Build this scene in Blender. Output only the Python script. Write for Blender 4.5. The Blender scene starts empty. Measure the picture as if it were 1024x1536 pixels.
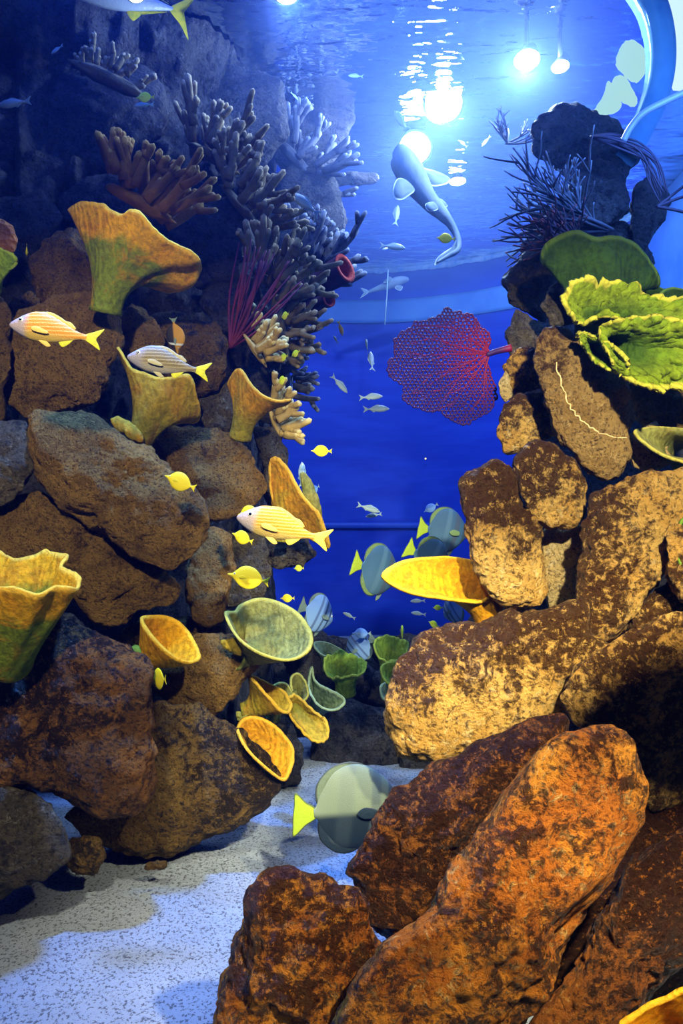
import bpy, bmesh, math, random
import numpy as np
from mathutils import Vector, Matrix, noise
from mathutils.geometry import delaunay_2d_cdt


WATER = (.008, .08, .09)
LP = (160, 80, 150, 60, 3)
E = (960, 780, 400, 1350, 62, 45, 3.5, 380, 40)
EXPO = 0.0

scene = bpy.context.scene
COL = scene.collection
F = 1097.0                      # focal length in pixels of the 1024x1536 frame
CAM = Vector((0.0, 0.0, 1.25))
PI = math.pi

def P(px, py, d):
    """a point of the tank that lies d metres in front of the viewer"""
    return Vector(((px - 512) / F * d, d, CAM.z - (py - 768) / F * d))

# ------------------------------------------------------------------ objects
def tag(o, label=None, cat=None, group=None, kind=None):
    if label: o['label'] = label
    if cat: o['category'] = cat
    if group: o['group'] = group
    if kind: o['kind'] = kind
    return o

def empty(name, loc=(0, 0, 0)):
    o = bpy.data.objects.new(name, None)
    o.empty_display_size = 0.05
    COL.objects.link(o); o.location = loc
    return o

def mesh_data(name, V, Fc, mats, attrs=None, smooth=True, fmat=None):
    me = bpy.data.meshes.new(name)
    V = [tuple(map(float, v)) for v in V]
    me.from_pydata(V, [], [tuple(map(int, f)) for f in Fc])
    for m in (mats if isinstance(mats, (list, tuple)) else [mats]):
        me.materials.append(m)
    if attrs:
        for k, a in attrs.items():
            at = me.attributes.new(k, 'FLOAT', 'POINT')
            at.data.foreach_set('value', np.asarray(a, dtype=np.float32))
    me.polygons.foreach_set('use_smooth', [smooth] * len(me.polygons))
    if fmat is not None:
        me.polygons.foreach_set('material_index', fmat)
    me.update()
    return me

def link(name, me, parent=None, loc=(0, 0, 0)):
    o = bpy.data.objects.new(name, me)
    COL.objects.link(o); o.location = loc
    if parent is not None: o.parent = parent
    return o

# ------------------------------------------------------------------ nodes
class NB:
    def __init__(s, name):
        s.m = bpy.data.materials.new(name); s.m.use_nodes = True
        s.t = s.m.node_tree; s.t.nodes.clear()
        s.out = s.t.nodes.new('ShaderNodeOutputMaterial')
    def n(s, typ, ins=None, **kw):
        nd = s.t.nodes.new(typ)
        for k, v in kw.items(): setattr(nd, k, v)
        if ins:
            for k, v in ins.items(): s.set(nd, k, v)
        return nd
    def set(s, nd, k, v):
        sk = nd.inputs[k]
        if isinstance(v, bpy.types.NodeSocket): s.t.links.new(v, sk)
        elif isinstance(v, bpy.types.Node): s.t.links.new(v.outputs[0], sk)
        elif isinstance(v, (tuple, list)) and len(v) == 3 and sk.type == 'RGBA': sk.default_value = (*v, 1)
        else: sk.default_value = v
    def math(s, op, a, b=0.0, clamp=False):
        nd = s.n('ShaderNodeMath', operation=op, use_clamp=clamp); s.set(nd, 0, a); s.set(nd, 1, b); return nd.outputs[0]
    def mix(s, fac, a, b, blend='MIX'):
        nd = s.n('ShaderNodeMix', data_type='RGBA', blend_type=blend)
        s.set(nd, 0, fac); s.set(nd, 6, a); s.set(nd, 7, b)
        return nd.outputs[2]
    def ramp(s, fac, lo, hi):
        nd = s.n('ShaderNodeMapRange', interpolation_type='SMOOTHSTEP')
        s.set(nd, 0, fac); nd.inputs[1].default_value = lo; nd.inputs[2].default_value = hi
        return nd.outputs[0]
    def noise(s, vec, scale, detail=5, rough=.6, dist=0.0):
        return s.n('ShaderNodeTexNoise', {'Vector': vec, 'Scale': scale, 'Detail': detail, 'Roughness': rough, 'Distortion': dist}).outputs[0]
    def vor(s, vec, scale, feature='F1'):
        return s.n('ShaderNodeTexVoronoi', {'Vector': vec, 'Scale': scale}, feature=feature).outputs[0]
    def attr(s, name):
        return s.n('ShaderNodeAttribute', attribute_name=name).outputs['Fac']
    def coords(s, rnd=True):
        tc = s.n('ShaderNodeTexCoord')
        if not rnd: return tc.outputs['Object']
        oi = s.n('ShaderNodeObjectInfo')
        k = s.math('MULTIPLY', oi.outputs['Random'], 37.0)
        c = s.n('ShaderNodeCombineXYZ', {0: k, 1: k, 2: k})
        return s.n('ShaderNodeVectorMath', {0: tc.outputs['Object'], 1: c.outputs[0]}, operation='ADD').outputs[0]
    def bump(s, h, dist, strength=1.0, normal=None):
        nd = s.n('ShaderNodeBump', {'Height': h, 'Distance': dist, 'Strength': strength})
        if normal is not None: s.set(nd, 'Normal', normal)
        return nd.outputs[0]
    def bsdf(s, color, rough=.8, spec=.3, normal=None, **kw):
        nd = s.n('ShaderNodeBsdfPrincipled', {'Base Color': color, 'Roughness': rough, 'Specular IOR Level': spec})
        if normal is not None: s.set(nd, 'Normal', normal)
        for k, v in kw.items(): s.set(nd, k.replace('_', ' '), v)
        s.t.links.new(nd.outputs[0], s.out.inputs[0])
        return s.m

def rock_mat(name, ca, cb, speck, dark, cover=0.0, pit=60., sc=1.0, fine=1.0, bumpd=.075, spec=.15, soft=.07, grain=.6):
    """stone of two tones with pale grains and a dark growth that covers part of it (cover: share, about 0 to 1)"""
    b = NB(name); v = b.coords()
    n1 = b.noise(v, 4.5 * sc, 6, .65)
    n2 = b.noise(v, 11. * sc, 10, .72, .5)
    n3 = b.noise(v, 70. * sc, 6, .75, .3)
    n4 = b.noise(v, 38. * sc, 8, .7, .6)
    c = b.mix(b.ramp(n1, .40, .60), ca, cb)
    c = b.mix(b.math('MULTIPLY', b.ramp(n4, .53, .62), grain), c, speck)
    c = b.mix(b.math('MULTIPLY', b.math('SUBTRACT', 1., b.ramp(n3, .40, .48)), .7), c, dark)
    pits = b.ramp(b.vor(v, pit), .05, .38)
    st = b.attr('stain')
    t = b.math('ADD', b.math('ADD', b.math('MULTIPLY', n2, .55), b.math('MULTIPLY', n4, .45)), b.math('MULTIPLY', st, .30))
    t = b.math('ADD', t, (cover - .5) * .24)
    m = b.ramp(t, .5 - soft * .7, .5 + soft * .7)
    c = b.mix(b.math('MULTIPLY', m, .95), c, dark)
    n5 = b.noise(v, 40. * sc, 9, .78, .15)
    c = b.mix(b.math('MULTIPLY', b.math('MULTIPLY', m, b.ramp(n5, .545, .61)), .7), c, ca)
    c = b.mix(b.math('MULTIPLY', b.math('SUBTRACT', 1.0, pits), .35), c, dark)
    h = b.math('ADD', b.math('MULTIPLY', n2, 1.0), b.math('MULTIPLY', n3, .35 * fine))
    h = b.math('ADD', h, b.math('MULTIPLY', n4, .40 * fine))
    h = b.math('ADD', h, b.math('MULTIPLY', pits, .14 * fine))
    return b.bsdf(c, b.math('SUBTRACT', .92, b.math('MULTIPLY', m, .52)), b.math('ADD', spec, b.math('MULTIPLY', m, .06)), b.bump(h, bumpd))

M = {}
M['brown'] = rock_mat('brown_stone', (.38, .205, .042), (.235, .122, .024), (.62, .36, .085), (.036, .018, .006), .20, 75, 1.5, soft=.10, grain=.45)
M['brownwet'] = rock_mat('dark_brown_stone', (.26, .145, .032), (.16, .085, .018), (.44, .26, .07), (.016, .011, .009), .36, 65, 1.2)
M['rusty'] = rock_mat('rust_stained_stone', (.44, .175, .03), (.20, .085, .02), (.50, .25, .08), (.012, .008, .010), .52, 55, 1.1, 1.2)
M['grey'] = rock_mat('grey_stone', (.17, .13, .075), (.10, .078, .045), (.42, .37, .26), (.026, .020, .016), .30, 60, 1.2)
M['tan'] = rock_mat('tan_stone', (.74, .43, .10), (.60, .31, .055), (.92, .66, .28), (.034, .010, .003), .52, 55, 1.0, 1.0, .07)
M['tanplain'] = rock_mat('plain_tan_stone', (.44, .26, .072), (.33, .18, .045), (.74, .50, .20), (.05, .020, .008), .16, 55, 1.3, soft=.09, grain=.45)
M['pale'] = rock_mat('pale_stone', (.80, .56, .22), (.66, .42, .13), (.92, .74, .42), (.07, .03, .010), .16, 48, 1.2)
M['orange'] = rock_mat('orange_stone', (.78, .29, .025), (.50, .14, .010), (.98, .62, .20), (.034, .010, .003), .50, 45, 1.05, 1.2, .08, grain=.75)
M['umber'] = rock_mat('umber_stone', (.52, .17, .018), (.28, .08, .010), (.74, .38, .10), (.024, .008, .004), .68, 45, 1.1, 1.2, .08, grain=.6)
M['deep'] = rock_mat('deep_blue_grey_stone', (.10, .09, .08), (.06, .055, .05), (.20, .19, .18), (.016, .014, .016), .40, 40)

# ------------------------------------------------------------------ rocks
_ico = {}
def ico(sub):
    if sub not in _ico:
        bm = bmesh.new(); bmesh.ops.create_icosphere(bm, subdivisions=sub, radius=1.0)
        V = np.array([v.co[:] for v in bm.verts]); Fc = [[v.index for v in f.verts] for f in bm.faces]
        bm.free(); _ico[sub] = (V, Fc)
    return _ico[sub]

def star_radius(poly, n=360, smooth=4):
    """distance from the origin to the outline, for n directions"""
    poly = np.asarray(poly); out = np.zeros(n)
    A = poly; B = np.roll(poly, -1, 0)
    for i in range(n):
        a = 2 * PI * i / n; d = np.array([math.cos(a), math.sin(a)])
        best = 0
        for p, q in zip(A, B):
            e = q - p; den = d[0] * e[1] - d[1] * e[0]
            if abs(den) < 1e-12: continue
            t = (p[0] * e[1] - p[1] * e[0]) / den
            s = (p[0] * d[1] - p[1] * d[0]) / den
            if t > 0 and -1e-9 <= s <= 1 + 1e-9: best = max(best, t)
        out[i] = best
    k = np.exp(-.5 * (np.arange(-3 * smooth, 3 * smooth + 1) / smooth) ** 2); k /= k.sum()
    ext = np.concatenate([out[-3 * smooth:], out, out[:3 * smooth]])
    return np.convolve(ext, k, 'valid')

def centroid(p):
    x, y = p[:, 0], p[:, 1]; x1, y1 = np.roll(x, -1), np.roll(y, -1)
    c = x * y1 - x1 * y; a = c.sum() / 2
    return np.array([((x + x1) * c).sum() / (6 * a), ((y + y1) * c).sum() / (6 * a)]), abs(a)

_seed = [0]
def rock(poly, d, label, mat='brown', tf=.24, tb=.5, name='boulder', sub=5, p=2.6, cuts=4, rough=1.0,
         stain=(0, 0, 0), lean=(0, 0), group=None, cat='rock'):
    """one stone, solid all round; lean tips its front so that it faces up or to a side"""
    sd = (sum(ord(ch) * (i + 1) for i, ch in enumerate(label)) % 997) * .731; rng = random.Random(label)
    poly = np.array(poly, float); c, area = centroid(poly)
    k = d / F; size = math.sqrt(area) * k
    loc = P(c[0], c[1], d)
    lp = np.stack([(poly[:, 0] - c[0]) * k, -(poly[:, 1] - c[1]) * k], 1)
    R = star_radius(lp)
    V, Fc = ico(sub); V = V.copy()
    for _ in range(cuts):                       # worn flat faces towards the open water
        n = np.array([rng.uniform(-.7, .7), -rng.uniform(.5, 1), rng.uniform(-.5, .8)]); n /= np.linalg.norm(n)
        off = rng.uniform(.72, .9); s = V @ n - off
        V[s > 0] -= np.outer(s[s > 0] * .85, n)
    bdep = np.clip(V[:, 1], -1, 1)
    rxy = np.hypot(V[:, 0], V[:, 2]); ang = np.arctan2(V[:, 2], V[:, 0])
    prof = np.where(rxy > 1e-6, (1 - np.minimum(np.abs(bdep), 1) ** p).clip(0) ** (1 / p) , 0)
    prof = np.minimum(prof, 1.0) * np.minimum(1, rxy / np.maximum(1e-6, np.sqrt(np.clip(1 - bdep ** 2, 1e-9, 1)))) 
    fi = (ang % (2 * PI)) / (2 * PI) * 360; i0 = np.floor(fi).astype(int) % 360; fr = fi - np.floor(fi)
    Rr = R[i0] * (1 - fr) + R[(i0 + 1) % 360] * fr
    x = np.cos(ang) * Rr * prof; z = np.sin(ang) * Rr * prof
    dep = np.where(bdep < 0, bdep * tf, bdep * tb) * size + lean[0] * x + lean[1] * z
    ray = np.array([loc.x / d, 1.0, (loc.z - CAM.z) / d])
    W = np.stack([x + dep * ray[0], dep * ray[1], z + dep * ray[2]], 1)
    nrm = W / np.maximum(1e-6, np.linalg.norm(W, axis=1))[:, None]
    f1 = 1.6 / size; f2 = 5.0 / size; f3 = 20.0
    D = np.empty(len(W)); ns = noise.fractal
    for i, w in enumerate(W.tolist()):
        D[i] = (ns((w[0] * f1 + sd, w[1] * f1, w[2] * f1), 1.0, 2.0, 3) * .060 * size
                + ns((w[0] * f2, w[1] * f2 + sd, w[2] * f2), .9, 2.1, 4) * .042 * size
                + ns((w[0] * f3, w[1] * f3, w[2] * f3 + sd), .85, 2.2, 5) * .0125) * rough
    W += nrm * D[:, None]
    st = (x * stain[0] + z * stain[1]) / size + stain[2]
    me = mesh_data(name, W, Fc, M[mat], {'stain': st})
    o = link(name, me, None, loc)
    return tag(o, label, cat, group)

# ------------------------------------------------------------------ tubes, sheets
class MB:
    def __init__(s): s.V = []; s.F = []; s.A = []
    def tube(s, pts, rad, sides=7, tip=True, a0=0., a1=1.):
        pts = [Vector(q) for q in pts]; n = len(pts); up = None; base = len(s.V)
        for i, q in enumerate(pts):
            t = (pts[min(i + 1, n - 1)] - pts[max(i - 1, 0)]).normalized()
            if up is None:
                up = Vector((0, 0, 1)) if abs(t.z) < .9 else Vector((1, 0, 0))
            u = t.cross(up)
            if u.length < 1e-5: u = t.orthogonal()
            u.normalize(); w = u.cross(t); up = w
            r = rad[i] if isinstance(rad, (list, tuple)) else rad
            for k in range(sides):
                a = 2 * PI * k / sides
                s.V.append(q + (u * math.cos(a) + w * math.sin(a)) * r); s.A.append(a0 + (a1 - a0) * i / max(1, n - 1))
        for i in range(n - 1):
            for k in range(sides):
                a = base + i * sides + k; b2 = base + i * sides + (k + 1) % sides
                s.F.append((a, a + sides, b2 + sides, b2))
        s.F.append(tuple(base + k for k in range(sides)))
        e = base + (n - 1) * sides
        if tip:
            r = rad[-1] if isinstance(rad, (list, tuple)) else rad
            s.V.append(pts[-1] + (pts[-1] - pts[-2]).normalized() * r * .8); s.A.append(a1)
            for k in range(sides): s.F.append((e + k, e + (k + 1) % sides, len(s.V) - 1)[::-1])
        else:
            s.F.append(tuple(e + k for k in range(sides))[::-1])
    def build(s, name, mat, parent=None, loc=(0, 0, 0)):
        return link(name, mesh_data(name, s.V, s.F, mat, {'t': s.A}), parent, loc)

def catmull(pts, n, closed=False):
    pts = [np.array(q, float) for q in pts]; m = len(pts); out = []
    segs = m if closed else m - 1
    for i in range(n):
        u = i / n * segs if closed else i / (n - 1) * segs
        k = min(int(u), segs - 1); f = u - k
        if closed: a, b, c, d = (pts[(k + j) % m] for j in (-1, 0, 1, 2))
        else: a, b, c, d = (pts[max(0, min(m - 1, k + j))] for j in (-1, 0, 1, 2))
        out.append(.5 * ((2 * b) + (c - a) * f + (2 * a - 5 * b + 4 * c - d) * f * f + (3 * b - a - 3 * c + d) * f ** 3))
    return np.array(out)

# ------------------------------------------------------------------ coral materials
def coral_mat(name, top, low, rimc, spot, low_at=(.25, .75), edge=.955):
    b = NB(name); v = b.coords(); t = b.attr('t')
    n1 = b.noise(v, 9, 6, .65, .6); n2 = b.noise(v, 45, 6, .7); n3 = b.noise(v, 26, 6, .7, 1.2)
    tt = b.math('ADD', t, b.math('MULTIPLY', b.math('SUBTRACT', n1, .5), .35))
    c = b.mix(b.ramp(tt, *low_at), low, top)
    c = b.mix(b.math('MULTIPLY', b.ramp(n1, .48, .62), .5), c, spot)
    c = b.mix(b.math('MULTIPLY', b.ramp(n3, .55, .66), .28), c, low)
    c = b.mix(.5, c, b.mix(b.ramp(n2, .38, .60), (.25, .25, .25), (1., 1., 1.)), 'MULTIPLY')
    c = b.mix(b.math('MULTIPLY', b.ramp(t, edge, edge + .035), .5), c, rimc)
    w = b.n('ShaderNodeTexWave', {'Vector': v, 'Scale': 14., 'Distortion': 9., 'Detail': 3.}).outputs[1]
    h = b.math('ADD', b.math('MULTIPLY', n2, .8), b.math('MULTIPLY', w, .18))
    return b.bsdf(c, .8, .10, b.bump(h, .012), )
M['cupyellow'] = coral_mat('yellow_coral', (.70, .33, .005), (.16, .19, .010), (.78, .50, .06), (.52, .17, .005), (.66, .80))  # sharp turn to green below paints the shadow edge across the big coral
M['cupgold'] = coral_mat('golden_coral', (.64, .29, .003), (.50, .22, .003), (.76, .44, .03), (.52, .18, .003))
M['cupolive'] = coral_mat('olive_coral', (.34, .22, .015), (.17, .15, .015), (.64, .36, .03), (.36, .14, .012))
M['cupochre'] = coral_mat('ochre_coral', (.56, .24, .010), (.28, .21, .015), (.66, .38, .04), (.30, .25, .02))
M['cupgreen'] = coral_mat('green_coral', (.032, .075, .006), (.010, .028, .005), (.20, .32, .03), (.018, .045, .006), (.5, .9), edge=.95)
M['cupmoss'] = coral_mat('moss_coral', (.22, .21, .05), (.13, .14, .03), (.50, .42, .06), (.24, .18, .03))
M['lettuce'] = coral_mat('lettuce_coral', (.15, .20, .006), (.03, .065, .004), (.52, .42, .05), (.07, .14, .005), (.35, .85), .92)
M['cuppale'] = coral_mat('pale_green_coral', (.20, .28, .15), (.10, .15, .07), (.32, .40, .2), (.14, .2, .09))
M['cupbright'] = coral_mat('bright_green_coral', (.15, .24, .02), (.09, .16, .012), (.30, .36, .05), (.18, .22, .015))

def cup(rim, base, d, label, mat='cupyellow', ctrl=None, stem=.022, thick=.009, ruffle=.006, rf=22., seed=0, name='cup_coral',
        lobes=(), group=None, nt=26, na=128, cat='coral', flute=.0, nflute=17, foot=None, bowl=1.0, rexp=1.5):
    """a cup or plate coral: a stalk that flares to a wavy rim; rim and base as (x, y, nearer/farther)"""
    rng = random.Random(seed)
    W = catmull([P(x, y, d + dd) for x, y, dd in rim], na, True)
    B = np.array(P(base[0], base[1], d + base[2]))
    cen = W.mean(0)
    C = cen * .55 + B * .45 if ctrl is None else np.array(P(ctrl[0], ctrl[1], d + ctrl[2]))
    axis = C - B; axis /= max(1e-6, np.linalg.norm(axis))
    e1 = np.cross(axis, [0, 0, 1.]); e1 = e1 / np.linalg.norm(e1) if np.linalg.norm(e1) > .1 else np.array([1., 0, 0]); e2 = np.cross(axis, e1)
    V = []; A = []
    for j in range(nt):
        t = j / (nt - 1)
        for i in range(na):
            r = W[i] - cen
            q = np.array([r @ e1, r @ e2]); q = q / max(1e-6, np.linalg.norm(q))
            ring = e1 * q[0] + e2 * q[1]
            s0 = B + ring * stem * 1.5
            s1 = C + ring * stem
            u = t ** bowl
            pt = (1 - u) ** 2 * s0 + 2 * u * (1 - u) * s1 + u * u * W[i]
            f = noise.fractal(Vector(pt * rf + seed * 3.1), .8, 2.0, 3)
            f2 = noise.noise(Vector(pt * rf * .35 + seed * 5.7))
            fl = flute * math.sin(nflute * 2 * PI * i / na + 3 * f2) * t ** 3
            am = .35 + .9 * abs(noise.noise(Vector(W[i] * 4 + seed)))
            pt = pt + axis * (ruffle * t ** rexp * (.55 * f + 1.7 * f2) + fl * am) + (W[i] - cen) * (ruffle * 2.6 * f * am * t ** 5 + fl * 1.5 * am)
            V.append(pt - B); A.append(t)
    Fc = []
    for j in range(nt - 1):
        for i in range(na):
            a = j * na + i; b = j * na + (i + 1) % na
            Fc.append((a, b, b + na, a + na))
    if lobes or foot:
        root = empty(name, B); tag(root, label, cat, group)
        o = link('cup', mesh_data('cup', V, Fc, M[mat], {'t': A}), root)
    else:
        root = o = link(name, mesh_data(name, V, Fc, M[mat], {'t': A}), None, B); tag(o, label, cat if label else None, group)
    sm = o.modifiers.new('thickness', 'SOLIDIFY'); sm.thickness = thick; sm.offset = 0
    for (lpoly, dd, lm) in lobes:                # extra lobes at the foot
        lp = np.array(lpoly, float); c, ar = centroid(lp); kk = (d + dd) / F
        lo = P(c[0], c[1], d + dd) - Vector(B)
        R = star_radius(np.stack([(lp[:, 0] - c[0]) * kk, -(lp[:, 1] - c[1]) * kk], 1))
        S, Sf = ico(4); X = []
        for vx in S:
            a = math.atan2(vx[2], vx[0]) % (2 * PI); r = R[int(a / (2 * PI) * 360) % 360] * math.sqrt(max(0, 1 - vx[1] ** 2))
            q = Vector((math.cos(a) * r, vx[1] * math.sqrt(ar) * kk * .28, math.sin(a) * r))
            q += Vector(vx) * noise.fractal(q * 30 + Vector((seed, 0, 0)), .9, 2, 3) * .008
            X.append(q)
        link('lobe', mesh_data('lobe', X, Sf, M[lm], {'t': [.6] * len(X)}), root, lo)
    return root

def cluster(name, label, base, d, fronds, mat, **kw):
    """one coral made of several ruffled fronds"""
    B = P(base[0], base[1], d + base[2]); root = empty(name, B); tag(root, label, 'coral')
    for i, (rim, ctrl) in enumerate(fronds):
        o = cup(rim, base, d, None, mat, ctrl=ctrl, seed=40 + i, name='frond', **kw)
        for k in ('label', 'category'):
            if k in o: del o[k]
        o.parent = root; o.location = o.location - B
    return root
# ------------------------------------------------------------------ fish
def fish_mat(name, back, belly, stripe=None, stripes=0., bars=(), rough=.5, spec=.2, head=None, fade=(-.05, .08), scales=70., wav=2.5, headx=(.27, .36), face=None):
    b = NB(name); v = b.coords(False)
    sp = b.n('ShaderNodeSeparateXYZ', {0: v}); x, z = sp.outputs[0], sp.outputs[2]
    c = b.mix(b.ramp(z, *fade), belly, back)
    if stripe is not None:
        nz = b.noise(v, 5., 2, .5)
        q = b.math('ADD', b.math('MULTIPLY', z, stripes), b.math('MULTIPLY', nz, wav))
        q = b.math('ADD', q, b.math('MULTIPLY', x, stripes * .18))
        w = b.math('SINE', q)
        m = b.math('MULTIPLY', b.ramp(w, .1, .7), b.ramp(z, -.10, -.02))
        c = b.mix(b.math('MULTIPLY', m, .9), c, stripe)
    for (x0, wd, col, amt) in bars:
        dx = b.math('ABSOLUTE', b.math('SUBTRACT', b.math('ADD', x, b.math('MULTIPLY', z, -.18)), x0))
        c = b.mix(b.math('MULTIPLY', b.math('SUBTRACT', 1., b.ramp(dx, wd * .4, wd)), amt), c, col)
    if head is not None:
        c = b.mix(b.math('MULTIPLY', b.ramp(x, *headx), .85), c, head)
    h = b.vor(v, scales)
    return b.bsdf(c, rough, spec, b.bump(h, .003, .35))
def flat_mat(name, c, rough=.55, spec=.2, nscale=0, c2=None, edge=None):
    b = NB(name); v = b.coords(False)
    col = c
    if c2 is not None: col = b.mix(b.ramp(b.noise(v, nscale, 5), .35, .65), c, c2)
    if edge is not None: col = b.mix(b.attr('t'), col, edge)
    return b.bsdf(b.mix(0., col, col) if isinstance(col, tuple) else col, rough, spec, b.bump(b.noise(v, 30, 3), .004, .4))

Y = (.85, .62, .02)
M['tang'] = fish_mat('yellow_tang_skin', (.70, .52, .008), (.78, .60, .015), scales=90)
M['tangfin'] = flat_mat('yellow_fin', (.66, .52, .01))
M['tanggreen'] = fish_mat('lime_tang_skin', (.50, .62, .02), (.62, .68, .04), scales=90)
M['grunt_gold'] = fish_mat('gold_striped_skin', (.52, .19, .006), (.38, .25, .045), (.52, .34, .09), 150., head=(.26, .23, .28), fade=(-.085, .0))
M['grunt_grey'] = fish_mat('grey_striped_skin', (.13, .095, .04), (.26, .23, .17), (.26, .22, .12), 150., head=(.22, .20, .23), fade=(-.09, .0))
M['grunt_deep'] = fish_mat('ochre_striped_skin', (.46, .20, .008), (.36, .25, .06), (.50, .34, .10), 190., head=(.25, .22, .24), fade=(-.085, .0))
M['limefin'] = flat_mat('lime_yellow_fin', (.42, .44, .02), c2=(.62, .54, .02), nscale=20)
M['goldfin'] = flat_mat('golden_fin', (.72, .48, .05), c2=(.80, .62, .06), nscale=20)
M['silver'] = fish_mat('silver_skin', (.13, .21, .20), (.36, .46, .44), (.25, .3, .22), 120., rough=.35, spec=.7)
M['silverfin'] = flat_mat('pale_fin', (.24, .32, .30), .4)
M['bat'] = fish_mat('batfish_skin', (.14, .17, .11), (.007, .015, .024), bars=((.40, .05, (.04, .05, .06), .7), (.25, .06, (.06, .08, .09), .55), (-.02, .10, (.05, .07, .08), .2)), fade=(-.07, .01), scales=200)  # dark belly tone is the shade on the lower half, put into the skin
M['batblue'] = fish_mat('dusky_batfish_skin', (.030, .075, .125), (.045, .10, .15), bars=((.40, .05, (.03, .04, .05), .7), (.22, .07, (.05, .06, .08), .7), (.05, .06, (.08, .15, .2), .4)), fade=(-.3, .3), scales=110)
M['batfin'] = flat_mat('yellow_green_fin_with_dark_edge', (.26, .34, .02), edge=(.02, .03, .03))
M['batdark'] = flat_mat('dusky_fin_with_dark_edge', (.12, .17, .14), edge=(.02, .025, .03))
M['stripedbat'] = fish_mat('striped_blue_skin', (.12, .22, .42), (.18, .30, .48), bars=((.32, .035, (.02, .03, .08), .85), (.18, .035, (.03, .05, .1), .8), (.02, .04, (.04, .06, .14), .7)), fade=(-.3, .3), scales=110)
M['bluetang'] = fish_mat('blue_tang_skin', (.10, .22, .55), (.16, .30, .6), scales=100)
M['eye_white'] = flat_mat('eye_ring', (.65, .62, .55), .2, .6)
M['pupil'] = flat_mat('pupil_black', (.004, .004, .006), .1, .6)
M['jack'] = fish_mat('jack_skin', (.12, .20, .34), (.45, .55, .66), rough=.35, spec=.6)
M['shark'] = fish_mat('shark_skin', (.15, .21, .26), (.50, .56, .58), fade=(-.02, .03), scales=160, rough=.6)
M['clown'] = fish_mat('orange_black_skin', (.40, .19, .02), (.02, .018, .018), bars=((.22, .04, (.6, .6, .58), .95),), fade=(-.06, .0))

def pl(points, x):
    xs = [q[0] for q in points]; ys = [q[1] for q in points]
    if xs[0] > xs[-1]: xs, ys = xs[::-1], ys[::-1]
    return np.interp(x, xs, ys)
def smooth_profile(points, xs):
    c = catmull(points, 200); o = np.argsort(c[:, 0]); return np.interp(xs, c[o, 0], c[o, 1])

def body_mesh(name, top, bot, wid, x0, x1, mat, nx=44, na=20, bend=0.0):
    xs = x0 + (x1 - x0) * (.5 - .5 * np.cos(np.linspace(0, PI, nx)))
    T = smooth_profile(top, xs); Bt = smooth_profile(bot, xs); Wd = np.maximum(.002, smooth_profile(wid, xs))
    V = []; Fc = []
    for i, x in enumerate(xs):
        c = (T[i] + Bt[i]) / 2; h = max(.003, (T[i] - Bt[i]) / 2)
        for k in range(na):
            a = 2 * PI * k / na
            V.append((x, math.copysign(abs(math.cos(a)) ** 1.15, math.cos(a)) * Wd[i], c + h * math.sin(a)))
    for i in range(nx - 1):
        for k in range(na):
            a = i * na + k; b = i * na + (k + 1) % na
            Fc.append((a, b, b + na, a + na))
    Fc.append(tuple(range(na))[::-1]); Fc.append(tuple((nx - 1) * na + k for k in range(na)))
    return mesh_data(name, V, Fc, M[mat])

def fin_mesh(name, outline, mat, th=.008, edge=0.0, rootpts=None, y=0.0):
    """a fin: a thin solid sheet, thickest in its middle, with an edge band"""
    c = catmull([(x, z, 0) for x, z in outline], 56, True)[:, :2] if len(outline) > 3 else np.array(outline)
    cen = c.mean(0); V = []; Fc = []; A = []; n = len(c)
    sc = [0, .5, .86, .93, 1.0] ; ths = [1, .9, .55, .45, .12]
    for s in (1, -1):
        for q, tt in zip(sc[1:], ths[1:]):
            for p in c:
                w = cen + (p - cen) * q
                V.append((w[0], y + s * th * .5 * tt, w[1])); A.append(edge if q > .9 else 0.)
        V.append((cen[0], y + s * th * .5, cen[1])); A.append(0)
    half = 4 * n + 1
    for h, flip in ((0, False), (half, True)):
        for j in range(3):
            for k in range(n):
                f = (h + j * n + k, h + j * n + (k + 1) % n, h + (j + 1) * n + (k + 1) % n, h + (j + 1) * n + k)
                Fc.append(f[::-1] if flip else f)
        for k in range(n):
            f = (h + half - 1, h + (k + 1) % n, h + k); Fc.append(f[::-1] if flip else f)
    for k in range(n):
        Fc.append((3 * n + k, 3 * n + (k + 1) % n, half + 3 * n + (k + 1) % n, half + 3 * n + k))
    return mesh_data(name, V, Fc, M[mat], {'t': A})

def ball_mesh(name, r, mat, sub=2, sy=1.0):
    V, Fc = ico(sub); return mesh_data(name, V * np.array([r, r * sy, r]), Fc, M[mat])

KINDS = {}
def kind(key, name, parts, eye=None):
    """parts: (part name, mesh data, location, rotation) shared by all fish of the kind"""
    KINDS[key] = (name, parts, eye)
def eye_set(x, y, z, r):
    return (x, y, z, r, ball_mesh('eye', r, 'eye_white', 2, .6), ball_mesh('pupil', r * .62, 'pupil', 2, .6))

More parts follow.
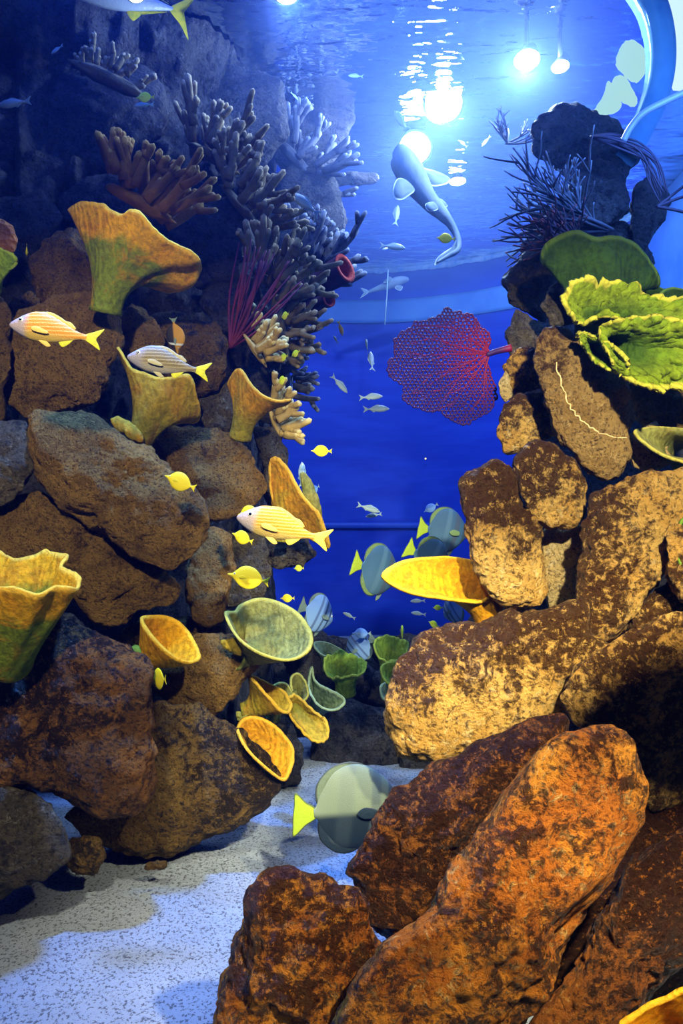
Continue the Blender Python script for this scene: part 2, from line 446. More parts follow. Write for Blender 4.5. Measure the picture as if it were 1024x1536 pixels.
def grunt(key, skin, fin, fin2):
    top = [(-.33, .034), (-.26, .038), (-.15, .075), (0, .145), (.14, .188), (.26, .178), (.36, .125), (.44, .062), (.49, .016), (.5, -.004)]
    bot = [(-.33, -.034), (-.26, -.036), (-.15, -.072), (0, -.120), (.14, -.142), (.26, -.138), (.36, -.108), (.44, -.070), (.49, -.034), (.5, -.018)]
    wid = [(-.33, .009), (-.15, .025), (0, .048), (.15, .064), (.28, .066), (.38, .052), (.46, .028), (.5, .006)]
    p = [('body', body_mesh('body', top, bot, wid, -.33, .5, skin), None, None),
         ('tail_fin', fin_mesh('tail_fin', [(-.30, .022), (-.40, .075), (-.50, .125), (-.47, .06), (-.435, 0), (-.47, -.06), (-.49, -.115), (-.40, -.07), (-.30, -.022)], fin, .012), None, None),
         ('dorsal_fin', fin_mesh('dorsal_fin', [(.20, .175), (.10, .203), (.0, .178), (-.08, .140), (-.14, .130), (-.20, .075), (-.15, .06), (0, .12)], fin2, .012), None, None),
         ('anal_fin', fin_mesh('anal_fin', [(-.04, -.095), (-.08, -.150), (-.13, -.130), (-.19, -.055), (-.12, -.065)], fin, .012), None, None),
         ('pelvic_fin', fin_mesh('pelvic_fin', [(.17, -.125), (.08, -.180), (.03, -.165), (.09, -.12)], fin2, .012), (0, .02, 0), None),
         ('pectoral_fin', fin_mesh('pectoral_fin', [(.24, -.01), (.16, .005), (.06, -.035), (.10, -.055), (.22, -.045)], fin2, .008), (0, .066, 0), (0, 0, .10)),
         ('pectoral_fin', fin_mesh('pectoral_fin', [(.24, -.01), (.16, .005), (.06, -.035), (.10, -.055), (.22, -.045)], fin2, .008), (0, -.066, 0), (0, 0, -.10))]
    kind(key, 'striped_grunt', p, eye_set(.375, .047, .055, .028))
M['drabfin'] = flat_mat('drab_fin', (.34, .30, .16)); M['dullgold'] = flat_mat('dull_gold_fin', (.58, .40, .08))
grunt('grunt_gold', 'grunt_gold', 'limefin', 'dullgold'); grunt('grunt_grey', 'grunt_grey', 'limefin', 'drabfin'); grunt('grunt_deep', 'grunt_deep', 'goldfin', 'dullgold')

def tang(key, name, skin, fin):
    top = [(-.38, .028), (-.33, .035), (-.27, .12), (-.15, .225), (.03, .275), (.2, .235), (.31, .13), (.38, .055), (.45, .025), (.5, .008)]
    bot = [(-.38, -.028), (-.33, -.035), (-.27, -.12), (-.15, -.225), (.0, -.265), (.17, -.225), (.30, -.12), (.38, -.055), (.45, -.030), (.5, -.012)]
    wid = [(-.38, .009), (-.28, .016), (-.1, .045), (.1, .066), (.25, .058), (.37, .034), (.5, .010)]
    p = [('body', body_mesh('body', top, bot, wid, -.38, .5, skin, 40, 16), None, None),
         ('tail_fin', fin_mesh('tail_fin', [(-.35, .022), (-.43, .07), (-.50, .125), (-.475, .05), (-.475, -.05), (-.50, -.12), (-.43, -.07), (-.35, -.022)], fin, .012), None, None),
         ('pectoral_fin', fin_mesh('pectoral_fin', [(.20, .01), (.10, .045), (.05, -.01), (.17, -.03)], fin, .008), (0, .072, 0), (0, 0, .12)),
         ('pectoral_fin', fin_mesh('pectoral_fin', [(.20, .01), (.10, .045), (.05, -.01), (.17, -.03)], fin, .008), (0, -.072, 0), (0, 0, -.12))]
    kind(key, name, p, eye_set(.335, .040, .045, .022))
tang('tang', 'yellow_tang', 'tang', 'tangfin'); tang('tanggreen', 'yellow_tang', 'tanggreen', 'limefin'); tang('bluetang', 'blue_tang', 'bluetang', 'silverfin')

def silver(key, skin='silver', fin='silverfin', name='silver_fish'):
    top = [(-.33, .022), (-.2, .05), (0, .12), (.15, .14), (.30, .115), (.42, .06), (.5, .0)]
    bot = [(-.33, -.022), (-.2, -.05), (0, -.105), (.15, -.12), (.30, -.10), (.42, -.06), (.5, -.012)]
    wid = [(-.33, .008), (-.1, .035), (.15, .062), (.32, .055), (.5, .008)]
    p = [('body', body_mesh('body', top, bot, wid, -.33, .5, skin, 26, 12), None, None),
         ('tail_fin', fin_mesh('tail_fin', [(-.30, .02), (-.40, .08), (-.50, .13), (-.43, 0), (-.50, -.13), (-.40, -.08), (-.30, -.02)], fin, .014), None, None),
         ('dorsal_fin', fin_mesh('dorsal_fin', [(.16, .13), (.05, .165), (-.1, .11), (-.2, .05), (0, .11)], fin, .014), None, None),
         ('anal_fin', fin_mesh('anal_fin', [(-.02, -.09), (-.09, -.13), (-.2, -.05)], fin, .014), None, None)]
    kind(key, name, p, eye_set(.37, .040, .035, .026))
silver('silver'); silver('yellowish', 'grunt_deep', 'limefin'); tang('clown', 'clownfish', 'clown', 'batdark')

M['batshade'] = flat_mat('painted_shade_fin_with_dark_edge', (.009, .018, .028), edge=(.008, .01, .012))  # lower fins coloured to match the shade painted on the belly
M['batgrey'] = flat_mat('grey_fin_with_dark_edge', (.10, .13, .085), edge=(.02, .025, .03))
def bat(key, skin, fin, tailf, name='batfish', low=None):
    low = low or fin
    top = [(-.30, .04), (-.27, .07), (-.22, .20), (-.10, .345), (.06, .40), (.22, .36), (.36, .24), (.45, .11), (.49, .03), (.5, .0)]
    bot = [(-.30, -.04), (-.27, -.07), (-.22, -.20), (-.10, -.33), (.06, -.37), (.22, -.32), (.36, -.21), (.45, -.11), (.49, -.05), (.5, -.03)]
    wid = [(-.30, .010), (-.2, .016), (-.05, .045), (.15, .075), (.32, .070), (.44, .04), (.5, .012)]
    p = [('body', body_mesh('body', top, bot, wid, -.30, .5, skin, 44, 20), None, None),
         ('tail_fin', fin_mesh('tail_fin', [(-.28, .045), (-.36, .11), (-.45, .21), (-.47, .10), (-.49, 0), (-.50, -.10), (-.50, -.19), (-.38, -.10), (-.28, -.045)], tailf, .014, .85), None, None),
         ('dorsal_fin', fin_mesh('dorsal_fin', [(.18, .375), (.05, .42), (-.12, .385), (-.25, .26), (-.275, .12), (-.24, .07), (-.18, .22), (-.05, .34)], fin, .016, .8), None, None),
         ('anal_fin', fin_mesh('anal_fin', [(.12, -.34), (.0, -.40), (-.14, -.375), (-.26, -.25), (-.275, -.11), (-.24, -.07), (-.18, -.21), (-.05, -.32)], low, .016, .9), None, None),
         ('pelvic_fin', fin_mesh('pelvic_fin', [(.26, -.27), (.20, -.40), (.13, -.44), (.16, -.30)], 'batdark', .014, .8), (0, .02, 0), None),
         ('pectoral_fin', fin_mesh('pectoral_fin', [(.26, .0), (.15, .03), (.08, -.02), (.14, -.07), (.25, -.06)], low, .010), (0, .085, 0), (0, 0, .15)),
         ('pectoral_fin', fin_mesh('pectoral_fin', [(.26, .0), (.15, .03), (.08, -.02), (.14, -.07), (.25, -.06)], low, .010), (0, -.085, 0), (0, 0, -.15))]
    kind(key, name, p, eye_set(.41, .050, .06, .022))
bat('bat', 'bat', 'batgrey', 'batfin', low='batshade'); M['batedge'] = flat_mat('olive_fin_with_dark_edge', (.12, .18, .06), edge=(.02, .03, .03))
bat('batblue', 'batblue', 'batedge', 'batfin'); bat('stripedbat', 'stripedbat', 'batdark', 'batdark')

def jackkind():
    top = [(-.34, .012), (-.2, .045), (0, .11), (.2, .125), (.38, .085), (.5, .0)]
    bot = [(-.34, -.012), (-.2, -.045), (0, -.10), (.2, -.11), (.38, -.08), (.5, -.015)]
    wid = [(-.34, .008), (-.1, .03), (.2, .06), (.4, .04), (.5, .008)]
    p = [('body', body_mesh('body', top, bot, wid, -.34, .5, 'jack', 36, 16), None, None),
         ('tail_fin', fin_mesh('tail_fin', [(-.32, .016), (-.42, .10), (-.50, .19), (-.44, .06), (-.41, 0), (-.44, -.06), (-.50, -.19), (-.42, -.10), (-.32, -.016)], 'limefin', .014), None, None),
         ('dorsal_fin', fin_mesh('dorsal_fin', [(.12, .125), (.02, .20), (-.04, .13), (-.30, .03), (-.1, .085)], 'batdark', .014), None, None),
         ('anal_fin', fin_mesh('anal_fin', [(-.02, -.095), (-.08, -.15), (-.12, -.09), (-.30, -.03), (-.1, -.075)], 'limefin', .014), None, None)]
    kind('jack', 'jack_fish', p, eye_set(.40, .036, .03, .022))
jackkind()

def fish(key, h, t, d, label, yaw=0., group=None, roll=0., cat='fish', plain=False, name=None):
    nm, parts, eye = KINDS[key]
    a, b = P(h[0], h[1], d), P(t[0], t[1], d); v = a - b
    y = math.radians(yaw); Lp = v.length; L = Lp / max(.15, math.cos(y))
    f = Vector((v.x / L, math.sin(y), v.z / L)).normalized()
    up = Vector((0, 0, 1)) if abs(f.z) < .85 else Vector((-.9 if f.z > 0 else .9, -.2, .3))
    up = (up - f * up.dot(f)).normalized(); sd = up.cross(f)
    R = Matrix((f, sd, up)).transposed().to_4x4()
    R = R @ Matrix.Rotation(math.radians(roll), 4, 'X')
    root = empty(name or nm, (0, 0, 0)); root.matrix_world = Matrix.Translation((a + b) / 2) @ R @ Matrix.Scale(L, 4)
    for (pn, me, loc, rot) in parts:
        o = link(pn, me, root, loc or (0, 0, 0))
        if rot: o.rotation_euler = rot
    if eye and not plain:
        x, yy, z, r, em, pm = eye
        for s in (1, -1):
            e = link('eye', em, root, (x, s * yy, z))
            link('pupil', pm, e, (.1 * r, s * r * .35, 0))
    return tag(root, label, cat, group)

# ------------------------------------------------------------------ branching corals
def finger_mat(name, a, b2, tipc):
    b = NB(name); v = b.coords(False); t = b.attr('t')
    c = b.mix(b.ramp(b.noise(v, 12, 5), .35, .65), a, b2)
    c = b.mix(b.math('MULTIPLY', b.ramp(t, .80, .98), .8), c, tipc)
    return b.bsdf(c, .85, .2, b.bump(b.noise(v, 60, 6, .7), .008))
M['fingero'] = finger_mat('orange_brown_finger_coral', (.26, .125, .018), (.16, .075, .012), (.46, .30, .07))
M['fingerb'] = finger_mat('drab_finger_coral', (.19, .14, .06), (.12, .09, .04), (.46, .34, .16))
M['fingery'] = finger_mat('tan_finger_coral', (.46, .30, .08), (.34, .22, .07), (.66, .52, .2))
M['fingerd'] = finger_mat('dark_blue_finger_coral', (.10, .10, .11), (.06, .06, .07), (.26, .28, .3))
M['fingerr'] = finger_mat('red_tipped_coral', (.11, .06, .075), (.07, .045, .06), (.42, .10, .09))
M['horny'] = flat_mat('dark_horny_strand', (.035, .025, .04), .7, .3)
M['redwhip'] = flat_mat('red_whip', (.12, .010, .022), .7, .2, 8, (.06, .008, .03))

def finger_coral(base, d, ang, flen, n, label, mat='fingerb', spread=35., fr=5., width=60., seed=1, group=None, depthsp=.12, fork=3, name='finger_coral', curl=18.):
    """a bushy colony: blunt fingers that fork from stout branches rooted on one pad; sizes in pixels at depth d"""
    rng = random.Random(seed); k = d / F
    B = P(base[0], base[1], d); root = empty(name, B); tag(root, label, 'coral', group)
    S, Sf = ico(3); rr = width * k * .5
    pad = [Vector(v) * (1 + .25 * noise.noise(Vector(v) * 2 + Vector((seed, 0, 0)))) for v in S]
    a0 = math.radians(ang)
    def dirv(a, y): return Vector((math.cos(a), y, math.sin(a))).normalized()
    px = Vector((-math.sin(a0), 0, math.cos(a0)))
    padv = [px * v.x * rr + dirv(a0, 0) * v.z * rr * .16 + Vector((0, 1, 0)) * v.y * rr * .3 for v in pad]
    link('coral_base', mesh_data('coral_base', padv, Sf, M[mat], {'t': [0.] * len(padv)}), root)
    for i in range(n):
        m = MB(); u = (i + .5) / n * 2 - 1
        a = a0 + math.radians(u * spread + rng.uniform(-8, 8)); yv = rng.uniform(-.55, .35)
        st = px * u * rr * .85 + Vector((0, rng.uniform(-1, 1) * depthsp * .5, 0)) + dirv(a0, 0) * rr * rng.uniform(-.1, .35)
        L = flen * k * rng.uniform(.8, 1.25); r = fr * k
        pts = [st]; dd = dirv(a, yv); nn = 5
        for j in range(nn):
            dd = (dd + Vector((rng.uniform(-.12, .12), rng.uniform(-.1, .1), .10))).normalized()
            pts.append(pts[-1] + dd * L / nn)
        m.tube(pts, [r * (1.35 - .45 * j / nn) for j in range(nn + 1)], 8)
        for q in range(fork):
            j = 1 + int(rng.random() * (nn - 1)); s = (-1) ** q
            da = math.radians(s * rng.uniform(18, 48)); dir2 = dirv(a + da, yv + rng.uniform(-.4, .4))
            L2 = L * rng.uniform(.35, .65); p2 = [pts[j]]
            for w in range(4):
                dir2 = (dir2 * .85 + dirv(a, yv) * .17 + Vector((0, 0, .06))).normalized(); p2.append(p2[-1] + dir2 * L2 / 4)
            m.tube(p2, [r * (1.05 - .09 * w) for w in range(5)], 8)
            if rng.random() < .5:
                p3 = [p2[2]]; dir3 = (dir2 + Vector((rng.uniform(-.7, .7), rng.uniform(-.5, .5), rng.uniform(-.2, .7)))).normalized()
                for w in range(3): p3.append(p3[-1] + dir3 * L2 / 7)
                m.tube(p3, [r * .9, r * .85, r * .8, r * .72], 7)
        m.build('branch', M[mat], root)
    return root

def twig_coral(base, d, ang, L, n, label, mat, seed=1, r=.006, spread=60, gens=3, name='gorgonian', depthsp=.5, twig=.35, cat='coral', group=None, lift=(-.12, .2)):
    rng = random.Random(seed); k = d / F; B = P(base[0], base[1], d)
    root = empty(name, B); tag(root, label, cat, group)
    def grow(m, p, dv, ln, rad, g):
        pts = [p]; q = dv
        for j in range(5):
            q = (q + Vector((rng.uniform(-.2, .2), rng.uniform(-.2, .2), rng.uniform(*lift)))).normalized(); pts.append(pts[-1] + q * ln / 5)
        m.tube(pts, [rad * (1 - .09 * j) for j in range(6)], 6, True, .3 if g else .0, 1. if g < gens - 1 or 1 else .5)
        if g > 0:
            for c in range(rng.choice((2, 3, 3))):
                j = rng.randint(1, 4)
                nd = (q + Vector((rng.uniform(-.9, .9), rng.uniform(-.6, .6), rng.uniform(-.5, .5 + 2 * lift[1])))).normalized()
                grow(m, pts[j], nd, ln * rng.uniform(.45, .75), rad * .78, g - 1)
    for i in range(n):
        m = MB(); a = math.radians(ang + rng.uniform(-spread, spread))
        dv = Vector((math.cos(a), rng.uniform(-depthsp, depthsp), math.sin(a))).normalized()
        grow(m, Vector((rng.uniform(-.01, .01), 0, 0)), dv, L * k * rng.uniform(.4, .6), r, gens - 1)
        m.build('branch', M[mat], root)
    return root
# ------------------------------------------------------------------ setting
def grid_obj(name, fn, nu, nv, mat, kind='structure', attrs=None, thick=None):
    V = [fn(i / nu, j / nv) for j in range(nv + 1) for i in range(nu + 1)]
    Fc = [(j * (nu + 1) + i, j * (nu + 1) + i + 1, (j + 1) * (nu + 1) + i + 1, (j + 1) * (nu + 1) + i) for j in range(nv) for i in range(nu)]
    o = link(name, mesh_data(name, V, Fc, mat, {'stain': [0.] * len(V)})); o['kind'] = kind
    if thick: s = o.modifiers.new('t', 'SOLIDIFY'); s.thickness = thick; s.offset = 0
    return o

b = NB('white_coral_sand'); v = b.coords(False)
n1 = b.noise(v, 3, 4); n2 = b.noise(v, 50, 7, .8); n3 = b.noise(v, 105, 3, .75)
c = b.mix(b.ramp(n1, .3, .7), (.50, .57, .66), (.64, .70, .78))
c = b.mix(b.math('MULTIPLY', b.ramp(n3, .53, .60), .85), c, (.12, .12, .14))
c = b.mix(b.math('MULTIPLY', b.ramp(b.noise(v, 24, 3), .70, .76), .6), c, (.12, .10, .10))
M['sand'] = b.bsdf(c, .95, .1, b.bump(b.math('ADD', n2, b.math('MULTIPLY', n3, .6)), .03))
def sandz(x, y):
    q = Vector((x, y, 0))
    return .035 * noise.fractal(q * 1.1, 1, 2, 3) + .008 * noise.fractal(q * 9, 1, 2, 3) + .05 * math.exp(-((x + .55) / .5) ** 2 - ((y - 2.6) / .4) ** 2)
grid_obj('floor', lambda u, w: (-4 + 8 * u, .3 + 8.2 * w, sandz(-4 + 8 * u, .3 + 8.2 * w)), 200, 200, M['sand'])

def cliff(plan, z0, z1, amp, seed):
    C = catmull(plan, 200)
    def fn(u, w):
        k = u * 199; i = min(int(k), 198); q = C[i] * (1 - (k - i)) + C[i + 1] * (k - i)
        z = z0 + (z1 - z0) * w
        p = Vector((q[0], q[1], z))
        n = noise.cell(p * 2.1 + Vector((seed, 0, 0))) * .12 + noise.fractal(p * 2.4 + Vector((seed, 0, 0)), .8, 2.1, 6) * amp
        return (q[0] - n * .4, q[1] + n, z)
    return fn
grid_obj('wall_left', cliff([P(-500, 0, 2.4)[:2], P(-100, 0, 3.05)[:2], P(120, 0, 3.35)[:2], P(260, 0, 3.5)[:2], P(350, 0, 3.8)[:2], P(400, 0, 4.5)[:2], P(405, 0, 5.5)[:2], P(390, 0, 7.4)[:2]], -.1, 3.72, .16, 3.), 220, 130, M['deep'])

# curved far wall of the tank and its bands
b = NB('blue_tank_wall'); v = b.coords(False)
sp = b.n('ShaderNodeVectorMath', {0: v, 1: (1., 1., 5.)}, operation='MULTIPLY')
c = b.mix(b.ramp(b.noise(sp.outputs[0], 1.3, 4), .35, .7), (.012, .040, .42), (.018, .065, .52))
M['tankwall'] = b.bsdf(c, .6, .3)
M['band'] = flat_mat('pale_blue_band', (.10, .26, .62), .5, .3, 3, (.14, .34, .68))
M['bandwhite'] = flat_mat('white_waterline', (.45, .62, .75), .5, .3, 16, (.20, .40, .70))
M['sidewall'] = flat_mat('light_blue_wall', (.06, .18, .55), .5, .3, 2, (.10, .25, .62))
M['tankline'] = flat_mat('blue_seam', (.03, .085, .50), .5, .3)
def wd(x): return 7.5 - .27 * (x - .2) ** 2
def wx(u): return -3.6 + 7.4 * u
grid_obj('wall_back', lambda u, w: (wx(u), wd(wx(u)), -.1 + 3.9 * w), 120, 8, M['tankwall'], thick=.06)
def band(name, z0, z1, off, m, wob=0., bulge=.012):
    def fn(u, w):
        x = wx(u); zz = z0 + (z1 - z0) * w
        if wob: zz += wob * noise.fractal(Vector((x * 7, w * 3, 2)), .7, 2, 4)
        return (x, wd(x) - off - bulge * math.sin(PI * w), zz)
    return grid_obj(name, fn, 260, 6, m, thick=.02)
zb = lambda py: CAM.z - (py - 768) / F * 7.48
band('trim_1', zb(411), zb(404), .05, M['bandwhite'], .018)
band('trim_2', zb(486), zb(452), .05, M['band'])
band('trim_3', zb(792), zb(784), .05, M['tankline'])
grid_obj('wall_right', lambda u, w: (2.55 - .35 * u * u, 7.0 - 4.6 * u, -.1 + 3.82 * w), 30, 10, M['sidewall'], thick=.06)

# the water itself and its rippled surface seen from below
wv = bpy.data.materials.new('blue_water'); wv.use_nodes = True; nt = wv.node_tree; nt.nodes.clear()
vo = nt.nodes.new('ShaderNodeOutputMaterial'); vs = nt.nodes.new('ShaderNodeVolumeScatter'); va = nt.nodes.new('ShaderNodeVolumeAbsorption'); ad = nt.nodes.new('ShaderNodeAddShader')
vs.inputs['Color'].default_value = (.035, .16, 1, 1); vs.inputs['Density'].default_value = WATER[0]; vs.inputs['Anisotropy'].default_value = .55
va.inputs['Color'].default_value = (.05, .45, .95, 1); va.inputs['Density'].default_value = WATER[1]
nt.links.new(vs.outputs[0], ad.inputs[0]); nt.links.new(va.outputs[0], ad.inputs[1]); nt.links.new(ad.outputs[0], vo.inputs['Volume'])
X0, X1, Y0, Y1, Z0, Z1 = -4.2, 4.2, .25, 8.6, -.2, 3.70
wb = link('water', mesh_data('water', [(x, y, z) for x in (X0, X1) for y in (Y0, Y1) for z in (Z0, Z1)],
          [(0, 1, 3, 2), (4, 6, 7, 5), (0, 4, 5, 1), (2, 3, 7, 6), (0, 2, 6, 4), (1, 5, 7, 3)], wv, smooth=False)); wb['kind'] = 'structure'
hv = bpy.data.materials.new('halo_haze'); hv.use_nodes = True; nt = hv.node_tree; nt.nodes.clear()  # denser haze added around the lamps to give them halos
vo = nt.nodes.new('ShaderNodeOutputMaterial'); vs = nt.nodes.new('ShaderNodeVolumeScatter')
vs.inputs['Color'].default_value = (.28, .44, 1, 1); vs.inputs['Density'].default_value = WATER[2]; vs.inputs['Anisotropy'].default_value = .3
nt.links.new(vs.outputs[0], vo.inputs['Volume'])
Sv, Sf = ico(4)
hz = link('haze', mesh_data('haze', [(.55 + 1.8 * q[0], 5.15 + 2.2 * q[1], min(3.69, 3.6 + 1.25 * q[2])) for q in Sv], Sf, hv)); hz['kind'] = 'stuff'
b = NB('water_surface'); v = b.coords(False)
st = b.n('ShaderNodeVectorMath', {0: v, 1: (1., 2.2, 1.)}, operation='MULTIPLY').outputs[0]
hh = b.math('ADD', b.noise(st, 2.2, 3, .5), b.math('MULTIPLY', b.noise(st, 11, 3, .6), .06))
gl = b.n('ShaderNodeBsdfGlass', {'IOR': 1.333, 'Roughness': .04, 'Normal': b.bump(hh, .10, .5), 'Color': (.75, .86, 1.)})
b.t.links.new(gl.outputs[0], b.out.inputs[0]); M['surface'] = b.m
grid_obj('ceiling', lambda u, w: (-4.2 + 8.4 * u, .3 + 8.3 * w, 3.73), 8, 8, M['surface'])

# ------------------------------------------------------------------ lamps
def emis(name, col, s):
    b = NB(name); e = b.n('ShaderNodeEmission', {'Color': (*col, 1), 'Strength': s}); b.t.links.new(e.outputs[0], b.out.inputs[0]); return b.m
M['glow'] = emis('lamp_glass', (.85, .93, 1.), 60)
M['glowdim'] = emis('dim_lamp_glass', (.7, .85, 1.), 14)
M['housing'] = flat_mat('dark_housing', (.02, .025, .04), .5, .4)
def lamp(px, py, d, r, label, power, glass='glow', col=(.62, .78, 1.), sx=1.0):
    p = P(px, py, d); root = empty('flood_lamp', p); tag(root, label, 'lamp')
    aim = (Vector((.1, 2.2, .9)) - p).normalized(); q = aim.to_track_quat('Z', 'Y').to_matrix()
    m = MB(); m.tube([q @ Vector((0, 0, z)) for z in (-.10, -.09, -.02, 0)], [r * .6, r * .8, r * 1.12, r * 1.15], 24, False)
    m.build('housing', M['housing'], root)
    S, Sf = ico(3); link('lens', mesh_data('lens', [q @ Vector((v[0] * r * sx, v[1] * r, max(0, v[2]) * r * .35)) for v in S], Sf, M[glass]), root)
    m = MB(); m.tube([Vector((0, 0, r * .5)), Vector((0, 0, 3.76 - p.z))], .012, 8, False); m.build('bracket', M['housing'], root)
    if power:
        L = bpy.data.lights.new('lamp_light', 'POINT'); L.energy = power; L.color = col; L.shadow_soft_size = .04
        lo = bpy.data.objects.new('lamp_light', L); COL.objects.link(lo); lo.location = p + aim * (r * .35 + .05)
    return root
lamp(665, 155, 4.4, .11, 'big round white floodlight blazing under the water surface, brightest lamp', LP[0])
lamp(622, 222, 4.75, .10, 'round floodlight right behind the head of the long tailed shark', LP[1])
lamp(790, 90, 3.7, .05, 'oval white floodlight, larger of the pair above the dark pinnacle', LP[2], sx=1.3)
lamp(840, 100, 3.75, .032, 'small floodlight beside the oval one above the dark pinnacle', 0, sx=1.4)
lamp(430, -14, 3.35, .06, 'floodlight cut by the top edge of the view above the reef wall', LP[3], col=(.35, .55, 1.))
lamp(686, 272, 5.4, .03, 'tiny bright lamp below and beside the big floodlight', 0, sx=2.)
lamp(205, -8, 2.42, .03, 'dim floodlight at the top edge over the reef corner', LP[4], 'glowdim')

def spot(name, loc, tgt, energy, col, angle, blend=.4, size=.05):
    L = bpy.data.lights.new(name, 'SPOT'); L.energy = energy; L.color = col; L.spot_size = math.radians(angle); L.spot_blend = blend; L.shadow_soft_size = size
    o = bpy.data.objects.new(name, L); COL.objects.link(o); o.location = loc
    o.rotation_euler = (Vector(tgt) - Vector(loc)).to_track_quat('-Z', 'Y').to_euler(); return o
def area(name, loc, tgt, energy, col, sx, sy):
    L = bpy.data.lights.new(name, 'AREA'); L.shape = 'RECTANGLE'; L.size = sx; L.size_y = sy; L.energy = energy; L.color = col
    o = bpy.data.objects.new(name, L); COL.objects.link(o); o.location = loc
    o.rotation_euler = (Vector(tgt) - Vector(loc)).to_track_quat('-Z', 'Y').to_euler(); return o

# bright room and acrylic arch at the upper corner
M['acrylic'] = flat_mat('pale_acrylic', (.06, .15, .22), .15, .6, 4, (.10, .22, .26))
M['roomlight'] = emis('bright_room_glass', (.62, 1., .85), .85)
M['roomwhite'] = emis('bright_room_glass_white', (.80, 1., .98), 1.1)
M['pipe'] = flat_mat('grey_pipe', (.16, .19, .22), .4, .4)
def sheet(name, poly, d, m, th=.02, bulge=0.):
    p = [P(x, y, d + (q[0] if q else 0)) for x, y, *q in poly]; n = len(p)
    V = p + [q + Vector((0, th, 0)) for q in p]
    Fc = [tuple(range(n)), tuple(range(n, 2 * n))[::-1]] + [(i, n + i, n + (i + 1) % n, (i + 1) % n) for i in range(n)]
    return link(name, mesh_data(name, V, Fc, m, {'t': [0] * 2 * n}, smooth=False))
for i, poly in enumerate([[(933, 66), (950, 60), (967, 75), (969, 105), (957, 120), (940, 112), (926, 92)], [(921, 118), (935, 113), (952, 140), (955, 156), (937, 151), (918, 136)],
                          [(905, 143), (914, 122), (926, 142), (932, 160), (913, 169), (892, 167)], [(958, -10), (972, -10), (978, 30), (972, 58), (962, 40)]]):
    c = catmull([(x, y, 0) for x, y in poly], 40, True)
    sheet('window_%d' % (i + 3 if i else 1), [(x + 2.5 * noise.noise(Vector((x * .2, y * .2, 1))), y + 2.5 * noise.noise(Vector((x * .2, y * .2, 5)))) for x, y, _ in c], 3.32, M['roomlight'], .02)['kind'] = 'structure'
w2 = sheet('window_2', [(988, -30), (1060, -30), (1060, 135), (1012, 132), (1000, 105), (1000, 60), (994, 20)], 3.3, M['roomwhite'], .02); w2['kind'] = 'structure'
arch = [P(*q) for q in ((925, -60, 3.15), (958, -20, 3.15), (980, 20, 3.15), (990, 70, 3.15), (988, 120, 3.15), (975, 165, 3.15), (958, 200, 3.15), (940, 235, 3.15))]
V = []; Fc = []
ac = catmull([tuple(q) for q in arch], 50)
for i, q in enumerate(ac):
    t = ac[min(49, i + 1)] - ac[max(0, i - 1)]; t /= np.linalg.norm(t); nn = np.array([t[2], 0, -t[0]])
    for a, bb in ((-.045, -.05), (.045, -.05), (.045, .05), (-.045, .05)): V.append(q + nn * a + np.array([0, bb, 0]))
for i in range(49):
    for k in range(4): Fc.append((i * 4 + k, i * 4 + (k + 1) % 4, (i + 1) * 4 + (k + 1) % 4, (i + 1) * 4 + k))
Fc += [(0, 1, 2, 3), (196, 199, 198, 197)]
o = link('trim_4', mesh_data('trim_4', V, Fc, M['acrylic'])); o['kind'] = 'structure'
m = MB(); m.tube(catmull([P(*q) for q in ((934, 212, 2.9), (945, 192, 2.9), (962, 172, 2.88), (990, 156, 2.86), (1040, 134, 2.84), (1100, 120, 2.8))], 30), .013, 12, False)
tag(m.build('pipe', M['pipe']), 'thin grey bent pipe reaching in below the bright window', 'pipe')
# ------------------------------------------------------------------ stones of the reef wall
rock([(5, 500), (30, 465), (75, 445), (130, 448), (172, 475), (178, 520), (162, 585), (140, 612), (60, 625), (15, 605), (2, 550)], 2.72, 'squarish pitted brown boulder behind the golden striped fish under the big yellow coral', 'brown', stain=(0, -.2, 0), sub=6)
rock([(45, 612), (139, 625), (197, 658), (246, 692), (297, 743), (313, 780), (304, 805), (280, 838), (252, 856), (230, 844), (164, 809), (98, 770), (61, 723), (47, 680), (44, 640)], 2.42, 'long slanting brown boulder, the largest bare one of the reef wall', 'brown', tf=.26, sub=6, stain=(.3, -.1, -.1))
rock([(223, 660), (250, 640), (312, 640), (369, 672), (394, 715), (396, 735), (385, 752), (345, 775), (300, 785), (255, 730)], 2.78, 'rounded brown boulder tucked behind the long slanting one', 'brown', stain=(0, .2, 0))
rock([(-60, 760), (0, 754), (62, 744), (103, 774), (164, 815), (230, 846), (279, 873), (284, 893), (267, 910), (213, 918), (185, 942), (164, 947), (130, 930), (107, 893), (40, 890), (-60, 880)], 2.5, 'wedge shaped brown boulder lying under the long slanting one', 'brown', sub=6, stain=(.3, .35, .02), tf=.2)
rock([(283, 802), (318, 792), (347, 800), (350, 846), (341, 890), (340, 924), (318, 945), (288, 930), (280, 895)], 2.66, 'upright brown stone with a split beside the lowest yellow tang pair', 'brown')
rock([(338, 797), (394, 803), (407, 850), (396, 895), (362, 910), (338, 914)], 2.84, 'grey upright stone behind two yellow tangs', 'grey')
rock([(-60, 640), (0, 634), (29, 624), (46, 655), (48, 694), (33, 739), (8, 760), (-60, 770)], 2.42, 'dull grey brown stone at the frame edge beside the long slanting boulder', 'grey')
rock([(-90, 960), (35, 938), (80, 912), (116, 921), (165, 963), (211, 1005), (226, 1045), (228, 1111), (222, 1181), (211, 1209), (176, 1229), (134, 1216), (70, 1192), (0, 1183), (-90, 1190)], 2.22, 'huge dark boulder blotched rusty orange at the base of the reef wall', 'rusty', sub=6, tf=.2, stain=(-.4, .25, .06))
